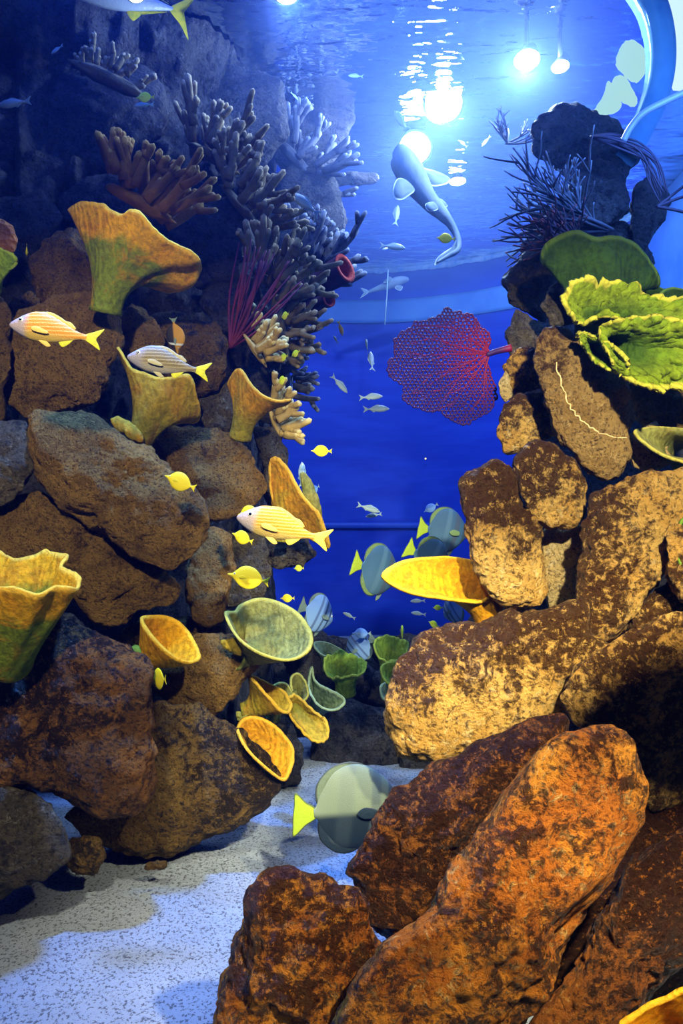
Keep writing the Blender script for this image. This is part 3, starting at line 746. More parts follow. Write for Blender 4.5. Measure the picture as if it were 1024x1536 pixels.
rock([(228, 1050), (300, 1062), (345, 1088), (400, 1128), (433, 1165), (422, 1195), (350, 1240), (280, 1268), (210, 1283), (150, 1272), (100, 1232), (88, 1212), (200, 1180), (222, 1110)], 2.5, 'broad dark brown boulder resting on the sand beside the rusty one', 'brownwet', sub=6, stain=(.5, .1, .04), tf=.2)
rock([(230, 1027), (250, 985), (300, 950), (350, 952), (387, 978), (387, 1000), (356, 1036), (330, 1070), (288, 1066), (246, 1049)], 2.6, 'rounded brown stone below the tilted golden cup', 'brown', stain=(0, .3, -.05))
rock([(178, 950), (215, 925), (330, 930), (345, 965), (300, 985), (220, 1000), (185, 985)], 2.78, 'dim stone in the gap behind the tilted golden cup', 'brownwet')
rock([(-60, 1185), (50, 1189), (82, 1213), (101, 1255), (102, 1290), (60, 1322), (0, 1346), (-60, 1360)], 2.15, 'smooth blue grey stone on the sand at the frame corner under the rusty boulder', 'grey', stain=(0, 0, .03))
rock([(100, 1265), (128, 1254), (152, 1258), (156, 1285), (145, 1311), (115, 1309), (98, 1298)], 2.28, 'fist sized dark stone on the sand wedged beside the blue grey one', 'brownwet', sub=4)
rock([(215, 1298), (225, 1292), (248, 1292), (251, 1300), (240, 1306), (218, 1305)], 2.33, 'single small dark pebble lying alone on the white sand', 'brownwet', sub=4, name='pebble', cat='pebble')
rock([(178, 470), (197, 457), (218, 468), (246, 497), (250, 512), (225, 540), (190, 545), (174, 520)], 2.84, 'small brown stone behind the shaded grey striped fish', 'brown')
rock([(228, 474), (274, 468), (316, 475), (342, 511), (339, 560), (323, 588), (299, 597), (250, 585), (225, 540)], 2.98, 'rounded bluish brown stone behind the orange and black clownfish', 'brownwet')
rock([(42, 395), (75, 355), (108, 338), (145, 372), (152, 440), (120, 470), (70, 462), (48, 430)], 2.98, 'dusky brown stone just behind the stalk of the big yellow coral', 'brown', stain=(0, .2, .05))
rock([(15, 460), (22, 447), (46, 436), (62, 448), (55, 480), (25, 485)], 2.85, 'small dark stone on top of the squarish boulder near the frame edge', 'brownwet', sub=4)
rock([(-60, 445), (8, 440), (14, 500), (5, 600), (14, 640), (-60, 650)], 2.62, 'dark stone cut by the frame edge beside the squarish boulder', 'brownwet')
rock([(300, 592), (345, 575), (365, 620), (360, 655), (310, 655)], 2.98, 'dim grey stone behind the fan shaped yellow coral', 'grey')
rock([(376, 640), (410, 636), (430, 680), (427, 730), (410, 770), (394, 745), (394, 690)], 3.05, 'blue lit upright stone below the finger corals', 'grey')
rock([(398, 818), (430, 800), (462, 808), (473, 830), (456, 850), (415, 853), (398, 845)], 3.0, 'mossy green stone jutting out under the tall yellow plate', 'grey')
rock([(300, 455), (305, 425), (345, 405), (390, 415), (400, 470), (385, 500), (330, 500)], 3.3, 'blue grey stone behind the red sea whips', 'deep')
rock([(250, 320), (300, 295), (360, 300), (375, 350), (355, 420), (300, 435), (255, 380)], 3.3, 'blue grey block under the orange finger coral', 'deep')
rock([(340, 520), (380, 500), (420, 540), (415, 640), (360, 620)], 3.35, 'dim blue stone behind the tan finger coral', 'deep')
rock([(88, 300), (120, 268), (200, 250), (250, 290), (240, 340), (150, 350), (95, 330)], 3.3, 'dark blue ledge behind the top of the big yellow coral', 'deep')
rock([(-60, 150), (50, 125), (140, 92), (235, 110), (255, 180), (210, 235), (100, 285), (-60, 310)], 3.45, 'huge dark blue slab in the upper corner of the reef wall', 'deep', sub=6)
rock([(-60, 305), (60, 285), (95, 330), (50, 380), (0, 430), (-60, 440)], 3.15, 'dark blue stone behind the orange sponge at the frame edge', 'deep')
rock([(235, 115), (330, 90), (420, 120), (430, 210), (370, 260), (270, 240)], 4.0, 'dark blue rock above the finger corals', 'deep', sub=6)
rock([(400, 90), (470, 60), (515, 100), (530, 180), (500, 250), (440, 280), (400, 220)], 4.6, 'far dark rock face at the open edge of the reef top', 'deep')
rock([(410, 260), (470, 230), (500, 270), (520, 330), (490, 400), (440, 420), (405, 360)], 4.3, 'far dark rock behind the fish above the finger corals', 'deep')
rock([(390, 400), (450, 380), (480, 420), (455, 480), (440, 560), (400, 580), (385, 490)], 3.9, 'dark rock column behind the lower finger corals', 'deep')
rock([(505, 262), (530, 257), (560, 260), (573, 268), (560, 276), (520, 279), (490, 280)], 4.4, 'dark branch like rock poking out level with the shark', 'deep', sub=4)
# stones at the bottom of the channel
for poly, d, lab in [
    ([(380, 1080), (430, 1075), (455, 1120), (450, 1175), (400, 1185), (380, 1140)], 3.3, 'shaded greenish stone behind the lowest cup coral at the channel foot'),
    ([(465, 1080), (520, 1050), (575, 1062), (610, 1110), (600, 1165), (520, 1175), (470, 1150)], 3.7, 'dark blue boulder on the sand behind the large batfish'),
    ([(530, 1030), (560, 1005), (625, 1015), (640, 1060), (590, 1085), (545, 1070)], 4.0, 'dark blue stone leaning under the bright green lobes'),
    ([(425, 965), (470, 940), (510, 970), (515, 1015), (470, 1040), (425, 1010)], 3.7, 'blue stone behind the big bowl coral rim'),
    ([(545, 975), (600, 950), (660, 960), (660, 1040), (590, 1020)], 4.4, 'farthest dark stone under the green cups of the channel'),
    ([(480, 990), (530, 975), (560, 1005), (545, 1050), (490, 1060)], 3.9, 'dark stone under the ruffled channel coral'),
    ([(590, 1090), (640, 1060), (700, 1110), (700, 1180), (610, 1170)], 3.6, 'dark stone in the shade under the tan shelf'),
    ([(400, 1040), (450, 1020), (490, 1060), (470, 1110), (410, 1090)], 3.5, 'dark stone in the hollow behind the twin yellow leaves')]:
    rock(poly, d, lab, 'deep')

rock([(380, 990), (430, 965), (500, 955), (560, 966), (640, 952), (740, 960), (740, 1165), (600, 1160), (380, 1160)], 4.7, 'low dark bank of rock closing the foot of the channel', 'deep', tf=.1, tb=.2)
rock([(500, 1100), (560, 1085), (640, 1100), (720, 1120), (720, 1190), (600, 1178), (500, 1172)], 3.85, 'dark stones footing on the sand between the batfish and the tan shelf', 'deep', tf=.15)
# ------------------------------------------------------------------ the warm lit stack
rock([(806, 500), (832, 489), (859, 498), (904, 551), (936, 584), (947, 628), (945, 684), (931, 714), (904, 720), (873, 700), (841, 660), (823, 612), (804, 567), (797, 535)], 2.24, 'tall smooth tan boulder with a pale vein below the frilly green coral', 'tanplain', sub=6, stain=(-.3, .5, -.10), tf=.26)
from mathutils.bvhtree import BVHTree
r1 = [o for o in COL.objects if o.get('label', '').startswith('tall smooth tan')][0]
bv = BVHTree.FromPolygons([r1.location + v.co for v in r1.data.vertices], [tuple(p.vertices) for p in r1.data.polygons])
vp = []
for x, y in catmull([(833, 545, 0), (846, 588, 0), (858, 615, 0), (884, 640, 0), (912, 654, 0), (938, 656, 0)], 60)[:, :2]:
    q = P(x + 1.6 * math.sin(x * .9), y + 1.6 * math.sin(y * .7), 1.0) - CAM
    h = bv.ray_cast(CAM, q.normalized())[0]
    if h is not None: vp.append(h - r1.location)
m = MB(); m.tube(vp, [.0019 + .0014 * noise.noise(q * 60) for q in vp], 8)
M['vein'] = flat_mat('pale_vein', (.56, .38, .16), .8, .2)
m.build('mineral_vein', M['vein'], r1)['label'] = 'pale mineral vein'
rock([(752, 417), (773, 392), (805, 374), (845, 400), (850, 440), (814, 482), (787, 468), (759, 450)], 2.75, 'dark purple stone at the top of the stack below the gorgonian', 'grey', stain=(0, 0, .1))
rock([(759, 503), (773, 465), (809, 483), (815, 520), (790, 535), (764, 532)], 2.68, 'shaded olive stone above the stalk of the sea fan', 'grey')
rock([(812, 458), (827, 429), (854, 415), (880, 430), (870, 480), (830, 495)], 2.5, 'dark crusted stone under the edge of the smooth green plate', 'grey', stain=(0, 0, .1))
rock([(757, 550), (777, 525), (800, 520), (825, 545), (815, 594), (764, 604)], 2.52, 'small dark stone just under the stalk of the sea fan', 'tan', stain=(.2, .2, .12))
rock([(750, 570), (757, 556), (766, 565), (768, 590), (758, 606), (751, 595)], 2.49, 'pale chip of stone at the outer edge below the sea fan stalk', 'pale', sub=4)
rock([(748, 640), (759, 610), (787, 587), (816, 583), (832, 630), (834, 650), (790, 673), (755, 682)], 2.38, 'tan stone with a dark wavy band beside the tall smooth boulder', 'tan', stain=(.1, .6, .02))
rock([(770, 690), (799, 662), (832, 666), (865, 704), (882, 735), (878, 773), (857, 790), (824, 794), (798, 774), (774, 728)], 2.2, 'dark crusted round stone between the tall smooth and the blunt boulder', 'tan', stain=(-.1, .7, .08))
rock([(682, 726), (716, 702), (749, 689), (772, 710), (782, 752), (811, 790), (812, 855), (825, 884), (808, 907), (774, 911), (741, 906), (716, 872), (704, 830), (698, 781)], 2.2, 'blunt boulder, dark crust above and bare tan below, over the yellow plate', 'tan', stain=(.05, .95, .0), sub=6)
rock([(805, 800), (848, 790), (885, 787), (870, 864), (860, 920), (824, 915), (810, 860)], 2.32, 'pale bare stone wedged between the blunt and the slanting boulder', 'pale')
rock([(884, 741), (931, 721), (973, 704), (1060, 700), (1040, 780), (1014, 808), (997, 864), (952, 924), (923, 957), (882, 969), (865, 950), (861, 888), (873, 826)], 2.1, 'big slanting boulder, dark crust along one flank, facing the viewer', 'tan', sub=6, stain=(-.75, .1, .0))
rock([(568, 1080), (585, 1040), (610, 985), (640, 950), (720, 930), (800, 913), (865, 905), (900, 960), (960, 985), (920, 1030), (860, 1060), (800, 1095), (740, 1125), (670, 1147), (610, 1142), (585, 1122), (578, 1095)], 2.0, 'broad overhanging shelf of crusted tan stone at mid stack', 'tan', sub=6, stain=(-.2, 1.0, -.02), tf=.18)
rock([(880, 985), (940, 948), (1060, 910), (1090, 1100), (1020, 1215), (965, 1232), (960, 1170), (925, 1110), (870, 1085), (845, 1052)], 1.85, 'big shaded boulder behind the foreground ridge', 'tan', sub=6, tf=.16, stain=(0, 0, .06))
rock([(640, 1162), (720, 1122), (800, 1075), (870, 1060), (850, 1110), (790, 1190), (720, 1300), (650, 1390), (590, 1425), (553, 1380), (533, 1335), (518, 1300), (560, 1230), (592, 1190)], 1.72, 'rust brown boulder that hides the head of the large batfish', 'umber', sub=6, tf=.22)
rock([(825, 1105), (870, 1082), (930, 1105), (972, 1155), (968, 1210), (932, 1290), (880, 1372), (825, 1460), (775, 1540), (720, 1640), (480, 1660), (500, 1530), (570, 1430), (650, 1365), (700, 1290), (755, 1200)], 1.5, 'huge foreground ridge of glowing orange brown stone', 'orange', sub=6, tf=.24, stain=(0, 0, -.02))
rock([(375, 1327), (420, 1314), (480, 1324), (550, 1352), (565, 1400), (600, 1440), (590, 1540), (540, 1640), (320, 1650), (324, 1500), (350, 1420), (368, 1352)], 1.55, 'low orange brown boulder in front on the bright sand', 'orange', sub=6, tf=.22, stain=(.1, .2, .05))
rock([(985, 1262), (1060, 1225), (1100, 1400), (1020, 1450), (960, 1520), (880, 1600), (760, 1620), (800, 1530), (865, 1440), (910, 1370), (950, 1292)], 1.62, 'rusty boulder in the near corner below the foreground ridge', 'umber', sub=6, stain=(.3, .5, .0))
rock([(905, 1230), (960, 1205), (1080, 1190), (1110, 1480), (900, 1650), (740, 1640), (770, 1480), (860, 1360)], 1.86, 'dark stone in the crevice between the foreground ridge and the corner boulder', 'umber', tf=.1, stain=(0, 0, .3))  # filler stone, darkened all over to stand for the shade in the crevice
rock([(945, 925), (1000, 868), (1060, 850), (1080, 960), (1000, 985), (940, 962)], 2.1, 'dark shaded stone beside the slanting boulder at the frame edge', 'tan', stain=(0, 0, .18))
rock([(943, 570), (1060, 555), (1070, 650), (990, 660), (950, 630)], 2.45, 'brown stone in shadow below the frilly green coral', 'tanplain', stain=(0, 0, .05))
rock([(940, 650), (985, 635), (1010, 690), (975, 710), (945, 700)], 2.3, 'pale chipped stone under the dark mossy plate', 'pale', stain=(0, 0, .1), sub=4)
rock([(1000, 800), (1060, 760), (1080, 900), (1020, 905), (1000, 860)], 2.0, 'tan stone at the frame edge behind the slanting boulder', 'tan')
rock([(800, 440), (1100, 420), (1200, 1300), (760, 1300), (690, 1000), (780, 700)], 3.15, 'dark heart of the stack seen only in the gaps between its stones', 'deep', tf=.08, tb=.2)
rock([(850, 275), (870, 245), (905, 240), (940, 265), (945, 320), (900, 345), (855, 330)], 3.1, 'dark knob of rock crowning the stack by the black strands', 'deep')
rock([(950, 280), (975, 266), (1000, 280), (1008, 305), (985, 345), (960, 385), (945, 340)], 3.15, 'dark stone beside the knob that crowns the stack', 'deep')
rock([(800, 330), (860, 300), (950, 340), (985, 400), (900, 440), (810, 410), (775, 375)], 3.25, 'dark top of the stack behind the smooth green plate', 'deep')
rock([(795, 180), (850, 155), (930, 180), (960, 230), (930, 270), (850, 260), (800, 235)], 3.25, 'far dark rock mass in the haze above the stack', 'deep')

# ------------------------------------------------------------------ cup and plate corals
cup([(103, 312, 0), (125, 303, -.06), (150, 306, -.10), (180, 325, -.12), (195, 318, -.13), (215, 326, -.13), (242, 350, -.10), (270, 364, -.06), (298, 385, -.02), (301, 404, .05), (287, 428, .10), (250, 436, .16), (215, 405, .26), (165, 345, .24), (120, 322, .12)], (158, 470, .03), 2.55, 'big yellow fan coral, shade painted green at its stalk, highest on the reef wall', 'cupyellow', ctrl=(168, 400, .0), stem=.035, ruffle=.010, seed=1, bowl=1.0)
cup([(176, 521, 0), (188, 542, -.03), (205, 556, -.05), (245, 564, -.06), (284, 561, -.05), (295, 590, -.02), (301, 622, .03), (288, 634, .10), (255, 615, .16), (215, 590, .14), (188, 552, .07)], (207, 664, .05), 2.55, 'flat olive yellow coral plate behind the grey striped fish', 'cupolive', ctrl=(228, 622, -.02), stem=.03, seed=2,
    lobes=[([(163, 627), (180, 625), (205, 640), (218, 660), (212, 667), (190, 655), (170, 640)], -.02, 'cupolive')])
cup([(342, 576, .02), (351, 558, -.02), (362, 553, -.05), (376, 576, -.09), (396, 594, -.11), (420, 600, -.10), (437, 600, -.06), (425, 609, .02), (405, 613, .08), (385, 612, .12), (362, 590, .12), (348, 578, .08)], (360, 657, .04), 2.72, 'yellow trumpet coral with a pointed lip below the finger corals', 'cupochre', ctrl=(368, 615, .0), stem=.026, seed=3)
cup([(404, 715, .02), (406, 685, 0), (418, 690, -.03), (436, 712, -.05), (456, 744, -.06), (480, 772, -.05), (494, 822, 0), (478, 818, .04), (450, 800, .06), (425, 775, .07), (408, 745, .05)], (420, 812, .10), 2.75, 'tall pointed yellow plate coral behind the ochre striped fish', 'cupochre', ctrl=(425, 770, .10), stem=.03, seed=4, ruffle=.008,
    lobes=[([(448, 705), (462, 712), (478, 745), (485, 782), (470, 775), (455, 745)], .12, 'cupmoss')])
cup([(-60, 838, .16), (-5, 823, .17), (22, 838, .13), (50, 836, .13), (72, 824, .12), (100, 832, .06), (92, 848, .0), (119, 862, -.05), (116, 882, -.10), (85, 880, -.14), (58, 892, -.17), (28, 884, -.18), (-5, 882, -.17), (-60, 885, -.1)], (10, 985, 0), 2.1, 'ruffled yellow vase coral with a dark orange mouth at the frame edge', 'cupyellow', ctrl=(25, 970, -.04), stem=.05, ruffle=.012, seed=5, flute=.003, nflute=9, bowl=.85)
cup([(212, 926, .0), (228, 923, .05), (250, 924, .08), (268, 932, .08), (285, 950, .06), (298, 974, .02), (300, 987, -.03), (286, 994, -.07), (262, 985, -.10), (238, 965, -.10), (220, 943, -.06)], (208, 985, .04), 2.35, 'tilted golden cup coral open to the channel with lime green foot', 'cupgold', ctrl=(222, 1002, .06), stem=.03, seed=6, ruffle=.004,
    lobes=[([(187, 972), (205, 968), (228, 980), (230, 1000), (222, 1020), (205, 1014), (195, 1000)], .0, 'cupbright')])
cup([(338, 918, -.02), (345, 938, -.06), (364, 962, -.10), (394, 981, -.11), (430, 990, -.10), (458, 981, -.05), (468, 962, .0), (462, 938, .05), (442, 915, .09), (412, 900, .12), (385, 897, .13), (362, 906, .11), (354, 916, .04)], (352, 985, .05), 2.5, 'broad grey green bowl coral with a yellow rim beside the channel', 'cupmoss', ctrl=(385, 985, .13), stem=.03, seed=7, ruffle=.004,
    lobes=[([(330, 960), (350, 955), (366, 970), (362, 985), (350, 980), (335, 972)], .0, 'cupolive')])
cup([(374, 1010, 0), (385, 1022, -.04), (400, 1042, -.06), (418, 1064, -.06), (432, 1069, -.03), (438, 1056, .02), (428, 1038, .05), (410, 1028, .06), (392, 1018, .04)], (362, 1068, .05), 2.62, 'yellow green leaf of coral folded lengthwise above the orange dish', 'cupolive', ctrl=(385, 1062, .06), stem=.02, seed=8, lobes=[([(352, 1066), (372, 1066), (374, 1084), (358, 1084)], .03, 'cupmoss')])
cup([(430, 1052, 0), (440, 1042, .02), (452, 1050, .03), (470, 1066, .03), (488, 1078, .02), (494, 1100, 0), (486, 1112, -.03), (468, 1108, -.04), (450, 1092, -.04), (436, 1074, -.03)], (432, 1040, .08), 2.75, 'ruffled gold green coral strip drooping over the channel', 'cupolive', ctrl=(445, 1075, .07), stem=.02, ruffle=.010, seed=9, flute=.004)
cup([(357, 1092, -.02), (366, 1077, .04), (386, 1075, .06), (410, 1086, .07), (430, 1106, .06), (441, 1126, .03), (438, 1150, -.01), (427, 1170, -.05), (404, 1156, -.08), (378, 1132, -.09), (362, 1110, -.07)], (350, 1132, .05), 2.5, 'orange yellow dish coral with a dark crescent just above the sand', 'cupochre', ctrl=(388, 1140, .09), stem=.022, seed=10, ruffle=.004,
    lobes=[([(348, 1120), (362, 1116), (372, 1132), (366, 1150), (350, 1146)], .02, 'cupmoss')])
cup([(467, 1000, .02), (472, 1020, .0), (490, 1032, -.02), (517, 1048, -.01), (509, 1062, -.04), (490, 1064, -.06), (472, 1052, -.06), (462, 1030, -.02)], (470, 1075, .08), 3.0, 'pale bluish scoop of coral in the middle of the channel foot', 'cuppale', ctrl=(478, 1060, .08), stem=.02, seed=11)
cup([(485, 988, 0), (500, 980, .05), (520, 978, .08), (545, 988, .05), (550, 1000, 0), (540, 1012, -.05), (515, 1010, -.06), (495, 1006, -.05)], (518, 1040, .05), 3.3, 'ruffled bright green coral in the far channel below the hazy batfish', 'cupbright', ctrl=(518, 1018, .03), stem=.03, ruffle=.034, seed=12, rexp=1.)
cup([(560, 962, 0), (575, 958, .05), (600, 960, .08), (612, 968, .05), (606, 985, -.02), (588, 992, -.05), (568, 985, -.04)], (585, 1025, .05), 3.5, 'green vase coral in the far channel by the tan shelf', 'cupbright', ctrl=(585, 1000, .02), stem=.03, ruffle=.026, seed=13, rexp=1.)
cup([(572, 1000, 0), (582, 994, .03), (600, 992, .04), (610, 1005, .02), (600, 1022, -.03), (584, 1026, -.04), (573, 1014, -.02)], (600, 1035, .06), 3.2, 'small leaf green coral half hidden by the tan shelf edge', 'cupbright', stem=.02, seed=14)
cup([(470, 965, 0), (485, 962, .04), (510, 972, .05), (522, 984, .02), (505, 986, -.04), (480, 980, -.04)], (492, 1005, .05), 3.6, 'pale green fan behind the ruffled channel coral', 'cuppale', stem=.02, seed=15)
cup([(570, 1030, 0), (580, 1022, .03), (596, 1026, .03), (600, 1042, 0), (588, 1052, -.03), (573, 1045, -.02)], (590, 1062, .05), 3.3, 'lowest small green coral under the edge of the tan shelf', 'cuppale', stem=.02, seed=16)
cup([(572, 862, 0), (588, 847, .03), (615, 838, .05), (655, 834, .06), (700, 838, .06), (740, 850, .05), (748, 880, .0), (720, 904, -.03), (690, 903, -.04), (650, 897, -.04), (610, 888, -.03), (582, 875, -.01)], (738, 950, .05), 2.25, 'bright yellow plate coral jutting out over the channel', 'cupgold', ctrl=(732, 890, .03), stem=.028, ruffle=.003, seed=17)
cup([(812, 390, .03), (816, 368, .0), (838, 352, -.02), (866, 346, -.03), (890, 356, -.03), (915, 353, -.03), (945, 362, -.02), (972, 386, .0), (989, 420, .03), (975, 432, .10), (930, 405, .18), (870, 390, .18), (828, 398, .10)], (905, 500, .06), 2.35, 'smooth dark green plate coral at the top of the stack', 'cupgreen', ctrl=(900, 440, -.02), stem=.06, ruffle=.005, seed=18)
cluster('lettuce_coral', 'frilly yellow green lettuce coral on top of the tan stack', (888, 512, .16), 2.1, [
    ([(843, 470, .02), (842, 448, .02), (860, 428, .02), (895, 422, .03), (940, 428, .04), (990, 442, .05), (1050, 462, .05), (1085, 500, .03), (1030, 510, .0), (960, 490, -.02), (905, 480, -.01), (866, 490, .01)], (905, 475, .05)),
    ([(866, 500, .00), (874, 520, .0), (890, 540, -.02), (915, 555, -.04), (936, 560, -.05), (940, 540, -.07), (920, 520, -.06), (890, 505, -.02)], (898, 528, .0)),
    ([(905, 495, -.05), (935, 478, -.06), (985, 475, -.06), (1040, 488, -.06), (1075, 530, -.06), (1050, 580, -.09), (990, 584, -.11), (945, 570, -.11), (922, 545, -.09)], (935, 522, -.06))],
    'lettuce', stem=.02, ruffle=.042, rf=34, rexp=.8, flute=.010, nflute=23, na=220, nt=30, bowl=.8, thick=.012)
cup([(945, 432, 0), (960, 426, .02), (985, 430, .03), (1005, 445, .02), (990, 455, -.03), (960, 448, -.03)], (985, 480, .05), 2.5, 'thin dark green edge of coral between the smooth and the frilly ones', 'cupgreen', stem=.03, seed=20)
cup([(990, 440, 0), (1010, 432, .03), (1060, 440, .04), (1070, 470, 0), (1020, 468, -.04)], (1030, 500, .05), 2.4, 'dark green coral lobe at the frame edge above the frilly one', 'cupgreen', stem=.03, seed=21)
cup([(950, 648, 0), (975, 640, .02), (1010, 642, .03), (1070, 655, .03), (1070, 700, -.04), (1020, 692, -.06), (980, 675, -.05)], (1030, 690, .16), 2.2, 'shaded moss green plate below the frilly coral at the frame edge', 'cupmoss', ctrl=(1010, 666, .01), stem=.03, seed=22, ruffle=.004)
cup([(1012, 800, 0), (1030, 775, .03), (1070, 775, .03), (1070, 860, 0), (1024, 850, -.03), (1013, 825, -.02)], (1050, 860, .06), 2.0, 'olive coral peeking in at the frame edge beside the slanting boulder', 'cupgreen', ctrl=(1040, 812, .02), stem=.02, seed=23)
cup([(930, 1536, 0), (960, 1515, .02), (1000, 1497, .03), (1060, 1480, .02), (1080, 1560, -.05), (1000, 1580, -.06), (940, 1560, -.04)], (1030, 1600, .10), 1.35, 'yellow coral plate filling the near corner of the view', 'cupgold', ctrl=(1010, 1560, .08), stem=.03, seed=24)
cup([(-30, 372, 0), (0, 374, -.02), (18, 380, -.03), (27, 390, -.02), (15, 400, -.01), (-5, 401, .04), (-30, 398, .06)], (-20, 430, .05), 2.5, 'green yellow frill of coral at the frame edge below the orange sponge', 'cupbright', stem=.03, ruffle=.012, seed=25)
cup([(436, 1018, 0), (446, 1012, .02), (458, 1024, .02), (462, 1044, 0), (450, 1050, -.02), (438, 1036, -.02)], (440, 1060, .06), 2.9, 'upright small olive leaf behind the ruffled gold green strip', 'cupmoss', stem=.02, seed=26, ruffle=.010)
cup([(410, 1030, 0), (428, 1026, .02), (438, 1042, .02), (430, 1062, 0), (416, 1058, -.02), (408, 1044, -.02)], (408, 1075, .06), 2.8, 'second yellow green leaf tucked behind the folded one', 'cupmoss', stem=.02, seed=27)

# orange sponge at the edge, tube sponges by the open water
b = NB('orange_sponge'); v = b.coords(False)
M['sponge'] = b.bsdf(b.mix(b.ramp(b.noise(v, 20, 5), .35, .65), (.42, .16, .04), (.28, .10, .03)), .9, .2, b.bump(b.vor(v, 60), .01))
rock([(-40, 330), (0, 328), (18, 338), (27, 358), (24, 378), (8, 386), (-40, 388)], 2.9, 'round orange sponge at the frame edge on the reef wall', 'sponge', name='ball_sponge', cat='sponge', cuts=0, rough=.4, sub=4)
b = NB('dark_red_sponge'); v = b.coords(False); t = b.attr('t')
M['tube'] = b.bsdf(b.mix(b.ramp(t, .94, 1.0), b.mix(b.noise(v, 20, 4), (.035, .02, .045), (.09, .02, .03)), (.30, .03, .015)), .85, .2, b.bump(b.noise(v, 40, 6, .7), .012))
for i, (pts, r, lab) in enumerate([
    ([(440, 455), (465, 432), (495, 415), (518, 402)], 21, 'thick dark tube sponge with a red mouth at the reef edge'),
    ([(445, 470), (465, 460), (480, 455), (494, 449)], 11, 'short dark tube sponge with an orange mouth under the thick one')]):
    d = 3.9; m = MB(); pp = catmull([P(x, y, d + .06 * j * (-1)) for j, (x, y) in enumerate(pts)], 24); rr = r * d / F
    n = 24; rads = [rr * (.8 + .2 * k / n) + .006 * noise.noise(Vector((k * .5, i, 0))) for k in range(n)]
    m.tube(pp, rads, 16, False); dirn = Vector(pp[-1] - pp[-2]).normalized(); e = Vector(pp[-1])
    m.F.pop(); base = len(m.V) - 16
    for ring, (f, back) in enumerate(((.72, 0.), (.6, .04), (.45, .09))):     # the hollow mouth
        for k in range(16):
            q = m.V[base + k]; m.V.append(e + (q - e) * f - dirn * back); m.A.append(1.)
    for ring in range(3):
        a = base + ring * 16
        for k in range(16): m.F.append((a + k, a + (k + 1) % 16, a + 16 + (k + 1) % 16, a + 16 + k)[::-1])
    m.F.append(tuple(range(base + 48, base + 64)))
    tag(m.build('tube_sponge', M['tube']), lab, 'sponge')

rock([(1318, 320), (1330, 240), (1390, 190), (1480, 172), (1650, 165), (2400, 120), (2700, 260), (2400, 330), (1700, 370), (1500, 385), (1380, 390)], .80, 'dark overhanging stone beside the viewer that throws its shade on the stack', 'deep', tf=.15, tb=.3)  # out of view and unsupported, added to cast shade on the stack
# ------------------------------------------------------------------ finger corals
FC = [
    ((212, 306), 2.75, 62, 62, 18, 'fingero', 50, 6.3, 120, 'orange brown finger coral, nearest and largest of the finger corals', .20),
    ((318, 236), 3.35, 58, 52, 16, 'fingerb', 48, 5.4, 90, 'brown finger coral directly behind the orange one', .25),
    ((362, 312), 3.25, 40, 56, 16, 'fingerb', 52, 5.2, 90, 'drab finger coral reaching out below the brown one', .25),
    ((405, 425), 3.25, 50, 54, 16, 'fingerb', 50, 5.2, 80, 'drab finger coral above the red sea whips', .25),
    ((420, 490), 3.3, 10, 42, 16, 'fingerb', 46, 4.4, 110, 'small drab finger coral beside the upper yellow tang', .25),
    ((382, 525), 2.95, 35, 34, 10, 'fingery', 40, 5.2, 60, 'tan stubby finger coral behind the trumpet coral', .15),
    ((412, 635), 3.1, 20, 36, 11, 'fingery', 45, 4.8, 60, 'lowest stubby finger coral at the reef edge beside the trumpet coral', .15),
    ((428, 560), 3.5, 15, 34, 12, 'fingerd', 50, 4.0, 80, 'bluish finger coral behind the limy tangs of the reef edge', .25),
    ((470, 400), 3.9, 48, 54, 14, 'fingerd', 50, 4.4, 80, 'dark bluish finger coral over the tube sponges', .25),
    ((450, 250), 4.3, 40, 60, 14, 'fingerd', 60, 4.2, 110, 'hazy finger coral high on the far reef edge', .3),
    ((395, 180), 4.5, 70, 56, 14, 'fingerd', 60, 4.2, 110, 'hazy finger coral above the brown ones, close to the surface', .3),
    ((160, 118), 3.15, 65, 26, 12, 'fingerb', 40, 4.0, 120, 'dim finger coral put in for a surface reflection over the upper corner slab', .15),  # solid coral in place of one mirrored in the water surface
]
for i, (bs, d, an, fl, n, mt, spd, fr, w, lab, dsp) in enumerate(FC):
    finger_coral(bs, d, an, fl, n, lab, mt, spd, fr, w, i + 3, None, dsp)

# red sea whips
rng = random.Random(5); root = empty('sea_whip', P(345, 522, 2.95)); tag(root, 'bundle of thin dark red whips fanning up beside the drab finger corals', 'coral')
B = P(345, 522, 2.95)
for i in range(26):
    a = rng.uniform(0, 1); e = P(365 + 85 * a + rng.uniform(-8, 8), 372 + 60 * a * a + rng.uniform(-15, 25), 2.95 + rng.uniform(-.05, .15)) - B
    mid = e * .5 + Vector((rng.uniform(-.03, .01), 0, rng.uniform(-.05, .0)))
    m = MB(); m.tube(catmull([(0, 0, 0), tuple(mid), tuple(e)], 12), [.0060 - .0003 * k for k in range(12)], 6); m.build('whip', M['redwhip'], root)

